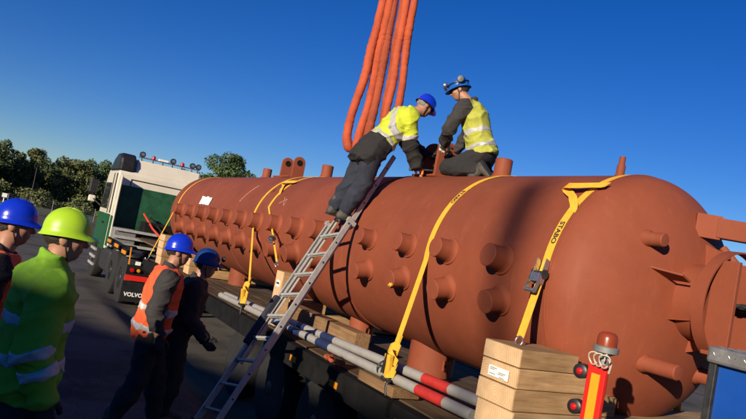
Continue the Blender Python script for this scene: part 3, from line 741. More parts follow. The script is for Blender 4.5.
# near strap with ratchet and a loose loop on top
def loop_tail(x):
    P = []; N = []; Wd = []
    for a, dr, dx, tw in ((33, .006, 0, 0), (35, .012, .0, 0), (37, .03, -.01, .25), (40, .035, -.06, .7), (43, .030, -.12, 1), (45, .026, -.18, 1), (46.5, .030, -.225, 1), (47, .050, -.235, 1), (47, .066, -.21, 1), (46.5, .07, -.14, 1), (47.5, .062, -.05, 1), (49.5, .045, .03, 1), (51, .03, .08, 1), (52, .028, .11, 1)):
        t = Vector((0, math.sin(R_(a)), math.cos(R_(a))))
        P.append(on_vessel(x+dx, a, VR+dr)); N.append(Vector((0, -math.cos(R_(a)), math.sin(R_(a))))); Wd.append((Vector((1, 0, 0))*(1-tw)+t*tw).normalized())
    return P, N, Wd
SE = strap(-3.52, (-3.42, 3.27, 1.945), 'nearest yellow strap with a steel ratchet, hooked at the tall timber stack', leave=4, ink='STABO', ratchet=.13, tail=loop_tail(-3.50), inkpos=22)
SD = strap(-5.03, (-4.68, 3.10, 1.60), 'yellow strap with bundled end crossing between the middle nozzles', leave=-4, ink='STABO', ratchet=None, hook=False, inkpos=40)
SB = strap(-10.05, (-8.55, 3.10, 1.60), 'yellow strap with bundled end left of the ladder, printed with a diamond', leave=8, hook=False)
SC = strap(-9.55, (-7.95, 3.20, 1.95), 'yellow strap with ratchet ending behind the ladder', leave=18, ratchet=.62, tail=loop_tail(-9.5))
SA = strap(-15.35, (-14.9, 3.02, 1.30), 'farthest yellow strap over the vessel end beside the truck', leave=10)
def bundle(root, c):
    """gathered webbing wrapped round the ratchet at the pipes"""
    c = Vector(c); q = MB(); P = []
    for i in range(64):
        t = i/63; a = t*2*math.pi*4.5
        P.append(c+Vector((.045*math.cos(a)+.01*math.sin(3*a), .035*math.sin(a)-.02, .16-.34*t+.03*math.sin(a*1.3))))
    N = [Vector((math.cos(t*28), math.sin(t*28), .2)).normalized() for t in np.linspace(0, 1, 64)]
    q.ribbon(P, (.2, .1, .97), N, .07, .005); q.build('gathered_webbing', 'strap', root, 40)
    f = MB(); f.obox(c+Vector((0, -.05, -.05)), (1, 0, 0), (0, 1, 0), (.2, -.2, .95), .085, .05, .2); f.build('ratchet_frame', 'strap', root, bevel=.012)
    MB().bar(c+Vector((.02, -.09, .05)), c+Vector((-.02, -.09, -.12)), .02, .012).cyl(c+Vector((-.06, -.05, -.17)), c+Vector((.06, -.05, -.17)), .018, n=10).build('ratchet_handle', 'darksteel', root, 40)
    f2 = MB(); f2.tube([c+Vector((0, -.02, -.16)), c+Vector((.0, -.03, -.25)), c+Vector((.03, -.04, -.30))], [.02, .014, .008], 8); f2.build('strap_hook', 'darksteel', root, 50)
bundle(SD, (-4.66, 3.09, 1.47)); bundle(SB, (-8.52, 3.08, 1.45))
dm = MB(); 
for s in (.05, .032):
    dm.tube([on_vessel(-9.92+.0+s*math.cos(a), 38+math.degrees(s*1.3*math.sin(a)/VR), VR+.006) for a in np.linspace(0, 2*math.pi, 4, endpoint=False)], .004, 5, True)
dm.build('diamond_print', 'strapink', SB)

# ------------------------------------------------------------------ ladder
def ladder():
    B, T = Vector((-6.12, 2.06, .36)), Vector((-6.92, 3.89, 3.47)); d = (T-B).normalized(); L = (T-B).length
    side = Vector((1, 0, 0)); side = (side-d*side.dot(d)).normalized(); nrm = side.cross(d); 
    if nrm.y > 0: nrm = -nrm          # towards the climber
    r = thing('extension_ladder', 'two-section aluminium extension ladder leaning on the vessel under the climbing worker', 'ladder', B)
    def rail(a, b, off, out, w, h):
        p, q = B+d*a+side*off+nrm*out, B+d*b+side*off+nrm*out; m = MB()
        m.obox((p+q)/2, side, nrm, d, w*.35, h, (q-p).length)
        for s in (-1, 1): m.obox((p+q)/2+nrm*s*(h/2-.006)+side*(-.3*w if off > 0 else .3*w), side, nrm, d, w*.8, .012, (q-p).length-.002)
        o = m.build('rail', 'alu', r, bevel=.002)
        return o
    def rung(t, half, out):
        MB().cyl(B+d*t-side*half+nrm*out, B+d*t+side*half+nrm*out, .016, n=12).build('rung', 'alu', r, 50)
    for s in (-1, 1):
        lo = rail(0, 2.66, s*.222, .018, .026, .060)
        hi = rail(.74, L, s*.193, -.018, .024, .056)
        for i in range(10): MB().lathe([(.011, 0), (.011, .004)], B+d*(.06+.28*i)+side*s*.2272+nrm*.018, side*s, 10).build('rivet', 'darksteel', lo)
        for i in range(9): MB().lathe([(.010, 0), (.010, .004)], B+d*(1.25+.28*i)+side*s*.1980-nrm*.018, side*s, 10).build('rivet', 'darksteel', hi)
        MB().obox(B+d*.02+side*s*.222+nrm*.03, side, nrm, d, .045, .08, .07).build('rubber_foot', 'rubber', r)
        MB().obox(B+d*2.62+side*s*.222, side, nrm, d, .036, .125, .05).build('guide_bracket', 'alu', r, bevel=.004)
    for i in range(9): rung(.2+.28*i, .222, .018)
    for i in range(9): rung(1.04+.28*i, .193, -.006)
    # dark padding wrapped on the left rail
    MB().obox(B+d*1.25-side*.225+nrm*.02, side, nrm, d, .075, .11, .62).build('rail_padding', 'denim', r, bevel=.02)
    return B, d, side, nrm
LB, LD, LS, LN = ladder()

# ------------------------------------------------------------------ marker post with beacon, blue cabinet
def beacon_post():
    x, y = -2.485, 2.98
    r = thing('marker_post', 'red and amber reflective marker post with amber beacon on top', 'marker post', (x, y, DECK))
    MB().box((x-.03, y+.03, .95), (x+.03, y+.06, 1.96)).build('post', 'black', r, bevel=.004)
    MB().box((x-.068, y, 1.28), (x+.056, y+.025, 1.965)).build('marker_board', 'redboard', r, bevel=.003)
    MB().box((x-.034, y-.003, 1.30), (x+.024, y+.0, 1.91)).build('amber_strip', 'yelboard', r)
    for z in (1.90, 1.70):
        h = MB().lathe([(.03, -.03), (.042, 0), (.042, .05), (.034, .055)], (x-.115, y+.03, z), (.25, -.97, 0), 18).build('side_lamp', 'plastic', r, 40)
        MB().lathe([(.020, .052), (.018, .060), (0, .066)], (x-.115, y+.03, z), (.25, -.97, 0), 18).build('lamp_lens', 'redglass', h, 40)
        MB().cyl((x-.11, y+.04, z), (x-.04, y+.045, z), .014, n=8).build('lamp_arm', 'plastic', h)
    MB().lathe([(.03, 1.96), (.03, 2.02), (.068, 2.035), (.07, 2.065), (.062, 2.07)], (x, y+.04, 0), (0, 0, 1), 24).build('beacon_base', 'grey', r, 40)
    MB().lathe([(.055, 2.066), (.055, 2.11), (.050, 2.132), (.036, 2.145), (0, 2.15)], (x, y+.04, 0), (0, 0, 1), 24).build('beacon_lens', 'amber', r, 50)
    c = MB()
    for k in range(3):
        c.tube([(x-.03+.045*k+.035*math.cos(a), y-.01-.01*k+.01*math.sin(2*a), 1.99+.035*math.sin(a)) for a in np.linspace(0, 2*math.pi*.93, 18)], .005, 6)
    c.tube([(x+.04, y, 2.03), (x+.075, y+.01, 1.98), (x+.06, y+.02, 1.93)], .006, 6)
    c.build('loose_wire', 'wire', r, 60)
beacon_post()
def cabinet():
    x0, x1, y0, y1 = -1.88, -.93, 3.06, 3.95
    r = thing('blue_cabinet', 'blue steel cabinet with checker plate lid at the right edge', 'cabinet', ((x0+x1)/2, (y0+y1)/2, DECK))
    MB().box((x0, y0+.02, DECK+.012), (x1, y1, 2.14)).build('cabinet_body', 'blue', r, bevel=.008)
    MB().box((x0-.03, y0-.005, DECK+.012), (x0+.008, y0+.03, 2.125)).build('corner_post', 'darksteel', r, bevel=.004)
    lid = MB().box((x0-.035, y0-.03, 2.125), (x1+.03, y1+.02, 2.205)).build('checker_lid', 'checker', r, bevel=.015)
    t = MB(); n = 0
    for i in range(26):
        for j in range(24):
            cx, cy = x0+.0+i*.037, y0-.01+j*.037
            if cy > y1 or cx > x1: continue
            a = R_(45 if (i+j) % 2 else -45); d = Vector((math.cos(a), math.sin(a), 0)); e = Vector((-d.y, d.x, 0)); c = Vector((cx, cy, 2.2045))
            t.add([c-d*.018, c+e*.006, c+d*.018, c-e*.006, c+Vector((0, 0, .005))], [(0, 1, 4), (1, 2, 4), (2, 3, 4), (3, 0, 4)])
    for i in range(26):
        for j in range(1):
            c = Vector((x0+i*.037, y0-.0302, 2.174)); a = R_(45 if i % 2 else -45); d = Vector((math.cos(a), 0, math.sin(a))); e = Vector((-d.z, 0, d.x))
            t.add([c-d*.015, c+e*.0045, c+d*.015, c-e*.0045, c+Vector((0, -.003, 0))], [(0, 1, 4), (1, 2, 4), (2, 3, 4), (3, 0, 4)])
    o = t.build('tread_pattern', 'checker', lid); o['kind'] = 'stuff'
cabinet()

# ------------------------------------------------------------------ crane slings
def sling(name, pa, bottom, pb, label, m, topz=12.6, r=.068):
    """one endless round sling: down through pa, round bottom, up through pb"""
    pts = []
    hook = Vector((-7.9, 4.3, topz))
    ctrl = [hook, hook.lerp(Vector(pa[0]), .5)] + [Vector(p) for p in pa] + [Vector(p) for p in bottom] + [Vector(p) for p in pb] + [hook.lerp(Vector(pb[-1]), .5)+Vector((.05, 0, 0)), hook+Vector((.12, 0, 0))]
    for i in range(len(ctrl)-1):
        p0 = ctrl[max(i-1, 0)]; p1 = ctrl[i]; p2 = ctrl[i+1]; p3 = ctrl[min(i+2, len(ctrl)-1)]
        n = max(4, int((p2-p1).length/.028))
        for k in range(n):
            t = k/n
            pts.append(.5*((2*p1)+(-p0+p2)*t+(2*p0-5*p1+4*p2-p3)*t*t+(-p0+3*p1-3*p2+p3)*t**3))
    pts.append(ctrl[-1])
    rnd = random.Random(len(label)); ph = rnd.uniform(0, 6)
    q = [p+Vector((.008*math.sin(i*.21+ph)+.003*math.sin(i*.9), .008*math.sin(i*.17+ph*2), 0)) for i, p in enumerate(pts)]
    rs = [r*(1+.035*math.sin(i*1.9+ph)+.05*math.sin(i*.13+ph*3)+rnd.uniform(-.05, .05)) for i in range(len(q))]
    o = MB().tube(q, rs, 16, flat=.92).build(name, m, smooth=70)
    return solo(o, label, 'sling', 'orange crane slings')
sling('round_sling', [(-8.30, 4.15, 5.93), (-8.3, 4.12, 5.16), (-8.3, 4.06, 4.46)], [(-8.32, 4.01, 4.04), (-8.32, 4.01, 3.84), (-8.3, 4.07, 3.70), (-8.28, 4.17, 3.80), (-8.27, 4.20, 4.04)], [(-8.26, 4.225, 4.47), (-8.25, 4.235, 5.22), (-8.2, 4.22, 5.97)], 'leftmost orange round sling hanging in a loop above the vessel', 'sling')
sling('round_sling', [(-8.2, 4.28, 5.97), (-8.2, 4.30, 5.22), (-8.2, 4.30, 4.54)], [(-8.2, 4.29, 4.05), (-8.2, 4.30, 3.82), (-8.2, 4.39, 3.69), (-8.18, 4.47, 3.81), (-8.17, 4.48, 4.08)], [(-8.16, 4.46, 4.52), (-8.15, 4.43, 5.26), (-8.1, 4.38, 6.0)], 'middle orange round sling hanging behind the climbing worker', 'slingdirt')
sling('round_sling', [(-8.0, 4.37, 5.94), (-8.0, 4.39, 5.21), (-8.0, 4.40, 4.56)], [(-8.0, 4.41, 4.13), (-8.0, 4.44, 3.91), (-8.0, 4.52, 3.82), (-7.98, 4.59, 3.94), (-7.97, 4.58, 4.17)], [(-7.96, 4.55, 4.54), (-7.95, 4.49, 5.26), (-7.9, 4.44, 5.99)], 'rightmost orange round sling with a thin bright strand', 'sling', r=.06)
def crane_hook():
    r = thing('crane_hook', 'steel crane hook block above the picture carrying the slings', 'crane hook', (-7.85, 4.3, 12.4))
    MB().tube([(-7.85, 4.3, 13.4), (-7.85, 4.3, 13.0), (-8.05, 4.3, 12.8), (-8.05, 4.3, 12.6), (-7.85, 4.3, 12.42), (-7.62, 4.3, 12.55), (-7.6, 4.3, 12.75)], [.08, .08, .1, .11, .11, .08, .05], 12).build('hook', 'darksteel', r, 60)
    MB().obox((-7.85, 4.3, 13.9), (1, 0, 0), (0, 1, 0), (0, 0, 1), .5, .35, 1.0).build('hook_block', 'amberglass', r, bevel=.08)
    for s in (-.15, .15): MB().cyl((-7.85+s, 4.3, 14.3), (-7.85+s, 4.3, 40), .014, n=6).build('hoist_rope', 'darksteel', r)
crane_hook()

# ------------------------------------------------------------------ tractor unit (local frame: +x forward, +y its left side)
TK = thing('truck_tractor', 'cream and green heavy tractor unit coupled at the far end of the trailer', 'truck', (0, 0, 0))
TK.location = (-16.2, 3.92, 0); TK.rotation_euler = (0, 0, R_(180+1.0))
def truck():
    P = TK
    for y in (-.42, .42): MB().box((-1.2, y-.05, .72), (5.2, y+.05, .98)).build('chassis_rail', 'black', P)
    def wheel(x, y, sg, dual):
        prof = [(.28, -.15), (.50, -.16), (.585, -.13), (.60, -.09), (.60, .09), (.585, .13), (.50, .16), (.28, .15)]
        w = MB(); w.lathe(prof, (x, y, .585), (0, sg, 0), 40)
        if dual: w.lathe(prof, (x, y-sg*.36, .585), (0, sg, 0), 40)
        o = w.build('wheel', 'rubber', P, 40)
        dish = [(.27, .15), (.25, .16), (.22, .02 if dual else .10), (.13, .0 if dual else .12), (.12, .12), (.09, .16), (0, .165)]
        rim = MB().lathe(dish, (x, y, .585), (0, sg, 0), 32).build('rim', 'darksteel', o, 40)
    for x in (0, 1.42):
        for s in (-1, 1): wheel(x, s*1.06, s, True)
        MB().cyl((x, -1.1, .52), (x, 1.1, .52), .09, n=12).build('axle', 'black', P)
    for s in (-1, 1): wheel(4.75, s*1.06, s, False)
    # mudguards
    for x in (0, 1.37):
        for s in (-1, 1):
            g = MB(); a = np.linspace(R_(52), R_(128), 10); pts = [(x+.68*math.cos(t), .585+.68*math.sin(t)) for t in a]
            vs = []; 
            for px, pz in pts: vs += [(px, s*.72, pz), (px, s*1.25, pz)]
            g.add(vs, [(2*i, 2*i+1, 2*i+3, 2*i+2) for i in range(len(pts)-1)])
            o = g.build('mudguard', 'plastic', P, 60); sm = o.modifiers.new('s', 'SOLIDIFY'); sm.thickness = .02
    # mudflap with lettering, lamp board
    for s in (-1, 1):
        fl = MB().obox((-.70, s*.98, .37), (1, 0, 0), (0, 1, 0), (0, 0, 1), .02, .56, .46).build('mudflap', 'plastic', P)
        text_mesh('VOLVO', .125, lambda u, v, s=s: (-.712, s*.98-u, .30+v), fl, 'paper', bold=.004)
        lb = MB().obox((-.72, s*.98, .68), (1, 0, 0), (0, 1, 0), (0, 0, 1), .06, .52, .12).build('lamp_board', 'redboard', P)
        MB().lathe([(.05, 0), (.045, .03), (0, .035)], (-.75, s*1.12, .86), (-1, 0, 0), 16).build('tail_lamp', 'redglass', lb, 40)
        MB().lathe([(.04, 0), (.036, .03), (0, .035)], (-.75, s*.98, .86), (-1, 0, 0), 16).build('tail_lamp', 'amberglass', lb, 40)
        MB().box((-.74, s*1.0-.04, .98), (-.70, s*1.0+.07, 1.06)).build('marker_plate', 'paper', lb)
        MB().obox((-.70, s*.98, .86), (1, 0, 0), (0, 1, 0), (0, 0, 1), .05, .5, .22).build('lamp_mount', 'black', P)
    # fifth wheel, deck plate, tanks, battery box, air lines
    MB().box((-.5, -.45, .99), (.5, .45, 1.14)).build('fifth_wheel', 'darksteel', P, bevel=.03)
    MB().box((1.9, -.6, 1.0), (3.1, .6, 1.04)).build('catwalk', 'checker', P)
    for s in (-1, 1):
        MB().box((2.1, s*1.2-.55*(s > 0), .40), (3.6, s*1.2+.55*(s < 0), 1.0)).build('fuel_tank', 'darksteel', P, bevel=.08)
    MB().box((2.5, .55, 1.06), (3.1, 1.15, 1.62)).build('equipment_box', 'grey', P, bevel=.03)
    MB().box((2.55, -.5, 1.06), (3.1, .4, 1.9)).build('air_tank_rack', 'black', P, bevel=.03)
    MB().cyl((2.2, -.7, 1.2), (2.2, -.7, 2.7), .08, n=16).build('exhaust_stack', 'steel', P, 40)
    for z in (1.15, 1.35, 1.55): MB().box((2.44, .0, z), (2.5, 1.1, z+.07)).build('rack_bar', 'alu', P)
    for k in range(2):
        MB().tube([(3.1, .35-k*.2, 2.1-k*.06), (2.3, .2-k*.2, 1.75), (1.4, .1-k*.1, 1.55), (.8, .05, 1.62)], .03, 8).build('air_hose', 'redcord' if k == 0 else 'plastic', P, 60)
    for i, (x, z) in enumerate(((1.9, 1.22), (.75, 1.20), (-.35, 1.15))):
        MB().box((x, 1.255, z), (x+.5, 1.275, z+.08)).build('side_marker', 'amberglass', P)
        MB().box((x-.05, 1.235, z-.05), (x+.55, 1.254, z+.13)).build('marker_bracket', 'black', P)
    MB().obox((-.6, 1.2, 1.15), (1, 0, 0), (0, 1, 0), (.3, 0, .95), .05, .02, .42).build('side_marker', 'amberglass', P)
    # cab
    x0, x1 = 3.25, 5.45
    side = [(x0, .95), (x1, .95), (x1+.05, 1.5), (x1, 1.95), (x1-.28, 3.02), (x1-.45, 3.22), (x0+.06, 3.22), (x0, 3.15)]
    MB().prism([(a, b) for a, b in side], (0, -1.21, 0), (1, 0, 0), (0, 0, 1), (0, 1, 0), 2.42).build('cab_shell', 'cream', P, bevel=.05)
    # green livery panels, proud of the shell
    for s in (-1, 1):
        y = s*1.212
        MB().box((x0+.02, min(y, y+s*.012), .93), (x1-.02, max(y, y+s*.012), 1.92)).build('livery_panel', 'green', P)
        MB().box((x0+.12, min(y, y+s*.02), 1.96), (x0+.17, max(y, y+s*.02), 3.1)).build('door_gap', 'black', P)
        MB().box((x0+.62, min(y, y+s*.016), 1.94), (x0+.65, max(y, y+s*.016), 3.1)).build('door_gap', 'black', P)
        dr = MB().prism([(x0+.82, 2.05), (x1-.18, 2.05), (x1-.40, 2.82), (x0+.82, 2.82)], (0, y if s > 0 else y-.012, 0), (1, 0, 0), (0, 0, 1), (0, 1, 0), .012).build('side_window', 'glass', P)
        MB().box((x0+.75, min(y+s*.013, y+s*.05), 1.62), (x0+.98, max(y+s*.013, y+s*.05), 1.68)).build('door_handle', 'plastic', P)
        for k in range(3): MB().box((x0+1.0, min(y, y+s*.05), .35+k*.22), (x1-.25, max(y, y+s*.05), .42+k*.22)).build('cab_step', 'alu', P)
        # side fairing
        MB().box((x0-.42, s*1.17-.025, 1.06), (x0-.02, s*1.17+.025, 3.05)).build('side_fairing', 'cream', P, bevel=.02)
        MB().box((x0-.41, s*1.17-.029, 1.05), (x0-.03, s*1.17+.029, 1.90)).build('fairing_panel', 'green', P)
        # mirrors
        ar = MB().tube([(x1-.25, s*1.22, 2.75), (x1-.05, s*1.45, 2.72), (x1-.05, s*1.52, 2.3), (x1-.2, s*1.25, 2.1)], .025, 8).build('mirror_arm', 'plastic', P, 50)
        mr = MB().box((x1-.12, s*1.52-.12, 2.42), (x1+.06, s*1.52+.12, 2.86)).build('mirror', 'plastic', P, bevel=.04)
        MB().box((x1-.10, s*1.50-.10, 2.16), (x1+.05, s*1.50+.10, 2.36)).build('lower_mirror', 'cream', P, bevel=.04)
        MB().box((x0+1.05, s*1.21-.10 if s > 0 else -1.31, .92), (x1+.04, 1.31 if s > 0 else -1.11, 1.10)).build('wheel_arch', 'plastic', P, bevel=.03)
    MB().box((x0-.014, -1.12, 1.0), (x0-.002, 1.12, 2.80)).build('rear_livery_panel', 'greenshade', P)
    # panel groove frame on the rear wall
    fr = MB(); fr.box((x0-.016, -1.0, 2.98), (x0-.001, .86, 3.005)).box((x0-.016, .84, 2.80), (x0-.0005, .86, 3.0)); fr.build('panel_groove', 'black', P)
    MB().prism([(x1-.285, 2.98), (x1+.0, 1.98), (x1+.012, 1.98), (x1-.272, 2.98)], (0, -1.08, 0), (1, 0, 0), (0, 0, 1), (0, 1, 0), 2.16).build('windscreen', 'glass', P)
    MB().prism([(x1+.02, .5), (x1+.16, .55), (x1+.12, 1.2), (x1+.05, 1.9), (x1+.02, 1.9)], (0, -1.2, 0), (1, 0, 0), (0, 0, 1), (0, 1, 0), 2.4).build('grille', 'plastic', P, bevel=.03)
    # raised roof with black air deflector
    rp = [(x0+.10, 3.20), (x1-.5, 3.20), (x1-.75, 3.52), (x1-1.0, 3.62), (x0+.18, 3.60)]
    MB().prism(rp, (0, -1.08, 0), (1, 0, 0), (0, 0, 1), (0, 1, 0), 1.86).build('raised_roof', 'cream', P, bevel=.05)
    dp = [(x0+.02, 3.16), (x0+.0, 3.42), (x0+.06, 3.60), (x0+.25, 3.70), (x0+.7, 3.70), (x0+1.1, 3.58), (x0+1.5, 3.3), (x0+1.55, 3.16)]
    MB().prism(dp, (0, .80, 0), (1, 0, 0), (0, 0, 1), (0, 1, 0), .44).build('roof_deflector', 'plastic', P, bevel=.10)
    # light bar with round lamps, horns and beacons
    MB().tube([(x0+.2, .75, 3.68), (x0+.2, -1.02, 3.68)], .02, 8).build('roof_bar', 'steel', P, 50)
    for i, y in enumerate((.66, .34, .06, -.22, -.5, -.8, -.98)):
        MB().cyl((x0+.2, y, 3.58), (x0+.2, y, 3.74), .012, n=6).build('lamp_stalk', 'black', P)
        if i in (1, 4): l = MB().lathe([(.06, 0), (.055, .07), (.02, .10), (0, .102)], (x0+.2, y, 3.70), (0, 0, 1), 14).build('roof_beacon', 'redglass', P, 40)
        elif i == 2: l = MB().box((x0+.14, y-.14, 3.69), (x0+.26, y+.14, 3.75)).build('roof_marker', 'paper', P, bevel=.01)
        else: 
            l = MB().lathe([(.0, -.03), (.06, -.03), (.085, .0), (.085, .05), (.07, .06)], (x0+.18, y, 3.77), (1, 0, 0), 20).build('roof_lamp', 'plastic', P, 40)
            MB().lathe([(.05, 0), (0, .004)], (x0+.148, y, 3.77), (-1, 0, 0), 16).build('lamp_back', 'steel', l)
truck()

# ------------------------------------------------------------------ people: signed-distance figures meshed with surface nets
def surf_net(F, lo, h):
    nx, ny, nz = F.shape; neg = F < 0
    c = np.zeros((nx-1, ny-1, nz-1), int)
    for i in (0, 1):
        for j in (0, 1):
            for k in (0, 1): c += neg[i:nx-1+i, j:ny-1+j, k:nz-1+k]
    act = (c > 0) & (c < 8); idx = -np.ones(act.shape, int); I = np.argwhere(act); idx[act] = np.arange(len(I))
    if len(I) == 0: return np.zeros((0, 3)), []
    acc = np.zeros((len(I), 3)); cnt = np.zeros(len(I))
    cor = [(i, j, k) for i in (0, 1) for j in (0, 1) for k in (0, 1)]
    for a in cor:
        for ax in range(3):
            if a[ax]: continue
            b = list(a); b[ax] = 1
            fa = F[I[:, 0]+a[0], I[:, 1]+a[1], I[:, 2]+a[2]]; fb = F[I[:, 0]+b[0], I[:, 1]+b[1], I[:, 2]+b[2]]
            m = (fa < 0) != (fb < 0); t = np.where(m, fa/np.where(m, fa-fb, 1), 0)
            p = np.array(a, float)[None].repeat(len(I), 0); p[:, ax] += t
            acc[m] += p[m]; cnt[m] += 1
    V = (I+acc/cnt[:, None])*h+lo
    faces = []
    for ax in range(3):
        o = [(1, 2), (2, 0), (0, 1)][ax]
        s0 = [slice(None)]*3; s1 = [slice(None)]*3; s0[ax] = slice(0, -1); s1[ax] = slice(1, None)
        A = neg[tuple(s0)]; B = neg[tuple(s1)]; E = np.argwhere(A != B)
        E = E[(E[:, o[0]] > 0) & (E[:, o[1]] > 0) & (E[:, o[0]] < F.shape[o[0]]-1) & (E[:, o[1]] < F.shape[o[1]]-1)]
        fl = A[E[:, 0], E[:, 1], E[:, 2]]
        def ix(d0, d1):
            q = E.copy(); q[:, o[0]] -= d0; q[:, o[1]] -= d1; return idx[q[:, 0], q[:, 1], q[:, 2]]
        q = np.stack([ix(1, 1), ix(0, 1), ix(0, 0), ix(1, 0)], 1)
        q[~fl] = q[~fl][:, ::-1]; faces.append(q)
    return V, np.concatenate(faces)

class SDF:
    def __init__(s): s.ops = []
    def cap(s, a, b, ra, rb, k=.03, op='u'): s.ops.append((op, 'c', np.array(a, float), np.array(b, float), ra, rb, k)); return s
    def ell(s, c, ax, r, k=.03, op='u'):   # ax: 3 axis vectors
        s.ops.append((op, 'e', np.array(c, float), np.array([list(v) for v in ax], float), np.array(r, float), None, k)); return s
    def plane(s, p, n): s.ops.append(('i', 'p', np.array(p, float), np.array(n, float), 0, 0, 0)); return s
    def mesh(s, h, noise=0.0, nf=1.0, seed=0):
        lo = np.full(3, 1e9); hi = -lo
        for o in s.ops:
            if o[0] != 'u': continue
            if o[1] == 'c': r = max(o[4], o[5]); l = np.minimum(o[2], o[3])-r; u = np.maximum(o[2], o[3])+r
            else: r = max(o[4]); l = o[2]-r; u = o[2]+r
            lo = np.minimum(lo, l); hi = np.maximum(hi, u)
        pad = .03+2*h; lo -= pad; hi += pad; n = np.ceil((hi-lo)/h).astype(int)+1
        F = np.full(n, 1.0, np.float32); ax = [lo[i]+h*np.arange(n[i]) for i in range(3)]
        for op, ty, a, b, c, d, k in s.ops:
            if ty == 'p': sl = (slice(None),)*3
            else:
                r = max(c, d) if ty == 'c' else max(c)
                l = (np.minimum(a, b) if ty == 'c' else a)-r-k-3*h; u = (np.maximum(a, b) if ty == 'c' else a)+r+k+3*h
                i0 = np.clip(((l-lo)/h).astype(int), 0, n-1); i1 = np.clip(((u-lo)/h).astype(int)+2, 1, n); sl = tuple(slice(i0[q], i1[q]) for q in range(3))
            X, Y, Z = np.meshgrid(ax[0][sl[0]], ax[1][sl[1]], ax[2][sl[2]], indexing='ij'); P = np.stack([X, Y, Z], -1)
            if ty == 'c':
                ab = b-a; t = np.clip(((P-a)@ab)/(ab@ab+1e-12), 0, 1); D = np.linalg.norm(P-a-t[..., None]*ab, axis=-1)-(c+(d-c)*t)
            elif ty == 'e':
                Q = (P-a)@b.T; k0 = np.linalg.norm(Q/c, axis=-1); k1 = np.linalg.norm(Q/(c*c), axis=-1); D = k0*(k0-1)/(k1+1e-9)
            else: D = (P-a)@b
            G = F[sl]
            if op == 'u':
                hh = np.clip(.5+.5*(G-D)/k, 0, 1); F[sl] = G*(1-hh)+D*hh-k*hh*(1-hh)
            elif op == 's':
                hh = np.clip(.5-.5*(G+D)/k, 0, 1); F[sl] = G*(1-hh)-D*hh+k*hh*(1-hh)
            else: F[sl] = np.maximum(G, D)
        if noise:
            X, Y, Z = np.meshgrid(*ax, indexing='ij'); ph = seed*1.7
            if nf > 1.5: w = np.sin(X*21*nf+ph+2*np.sin(Z*9*nf))+np.sin(Z*33*nf+1.5*np.sin(X*17*nf+ph)+1.3*np.sin(Y*19*nf))
            else:        # cloth: crisp outward creases running in warped diagonal directions
                a_ = Z*17+X*9+ph+1.7*np.sin(Y*9+X*5)+1.2*np.sin(X*11-Z*6); b_ = Z*11-Y*15-X*7+1.6*np.sin(X*10+Z*4)+1.1*np.sin(Z*13+ph)
                c_ = Z*29+Y*13+1.9*np.sin(X*14+Y*9)
                w = .5-(1-np.abs(np.sin(a_)))**2*1.5-(1-np.abs(np.sin(b_)))**2*1.3-.5*(1-np.abs(np.sin(c_)))**2
            F = F+(noise/1.1)*w.astype(np.float32)
        return surf_net(F, lo, h)
    def build(s, name, m, parent, h, **kw):
        V, Q = s.mesh(h, **kw); o0 = np.array(ORG.get(parent.name, Vector())) if parent else 0
        me = bpy.data.meshes.new(name); me.from_pydata((V-o0).tolist(), [], [tuple(q) for q in np.asarray(Q).tolist()])
        me.materials.append(M[m]); me.shade_smooth()
        o = bpy.data.objects.new(name, me); COL.objects.link(o)
        if parent: o.parent = parent; ORG[o.name] = ORG.get(parent.name, Vector())
        sm = o.modifiers.new('smooth', 'SMOOTH'); sm.factor = .5; sm.iterations = 2
        return o

def V3(p): return Vector(p)
def hand_sdf(S_, wrist, d, palm, thumb, curl, infl=0.0):
    """d: direction of the fingers, palm: palm normal, thumb: side of the thumb"""
    d = d.normalized(); palm = (palm-d*palm.dot(d)).normalized(); th = (thumb-d*thumb.dot(d)-palm*thumb.dot(palm)).normalized()
    c = wrist+d*.052
    S_.cap(wrist-d*.03, wrist+d*.01, .027+infl, .026+infl, .015)
    S_.ell(c, (d, th, palm), (.055+infl, .042+infl, .020+infl), .015)
    for i, (off, L) in enumerate(((.030, .078), (.010, .088), (-.010, .080), (-.029, .062))):
        p = wrist+d*(.092-.004*abs(i-1))+th*off; a = curl*(.9+.1*i); q = d
        for j, (fl, r) in enumerate(((.42, .0105), (.32, .0095), (.26, .0085))):
            a0 = a*(j+.55)*.62; q = d*math.cos(a0)+palm*math.sin(a0); e = p+q*L*fl
            S_.cap(p, e, r+infl, r-.001+infl, .006); p = e
    t0 = wrist+d*.022+th*.030; t1 = t0+(d*.55+th*.75+palm*.25)*.042; t2 = t1+(d*.85+th*.25+palm*(.2+.3*curl))*.036; t3 = t2+(d*.95+palm*(.1+.4*curl))*.026
    S_.cap(t0, t1, .016+infl, .013+infl, .01); S_.cap(t1, t2, .0125+infl, .0115+infl, .006); S_.cap(t2, t3, .0112+infl, .010+infl, .006)

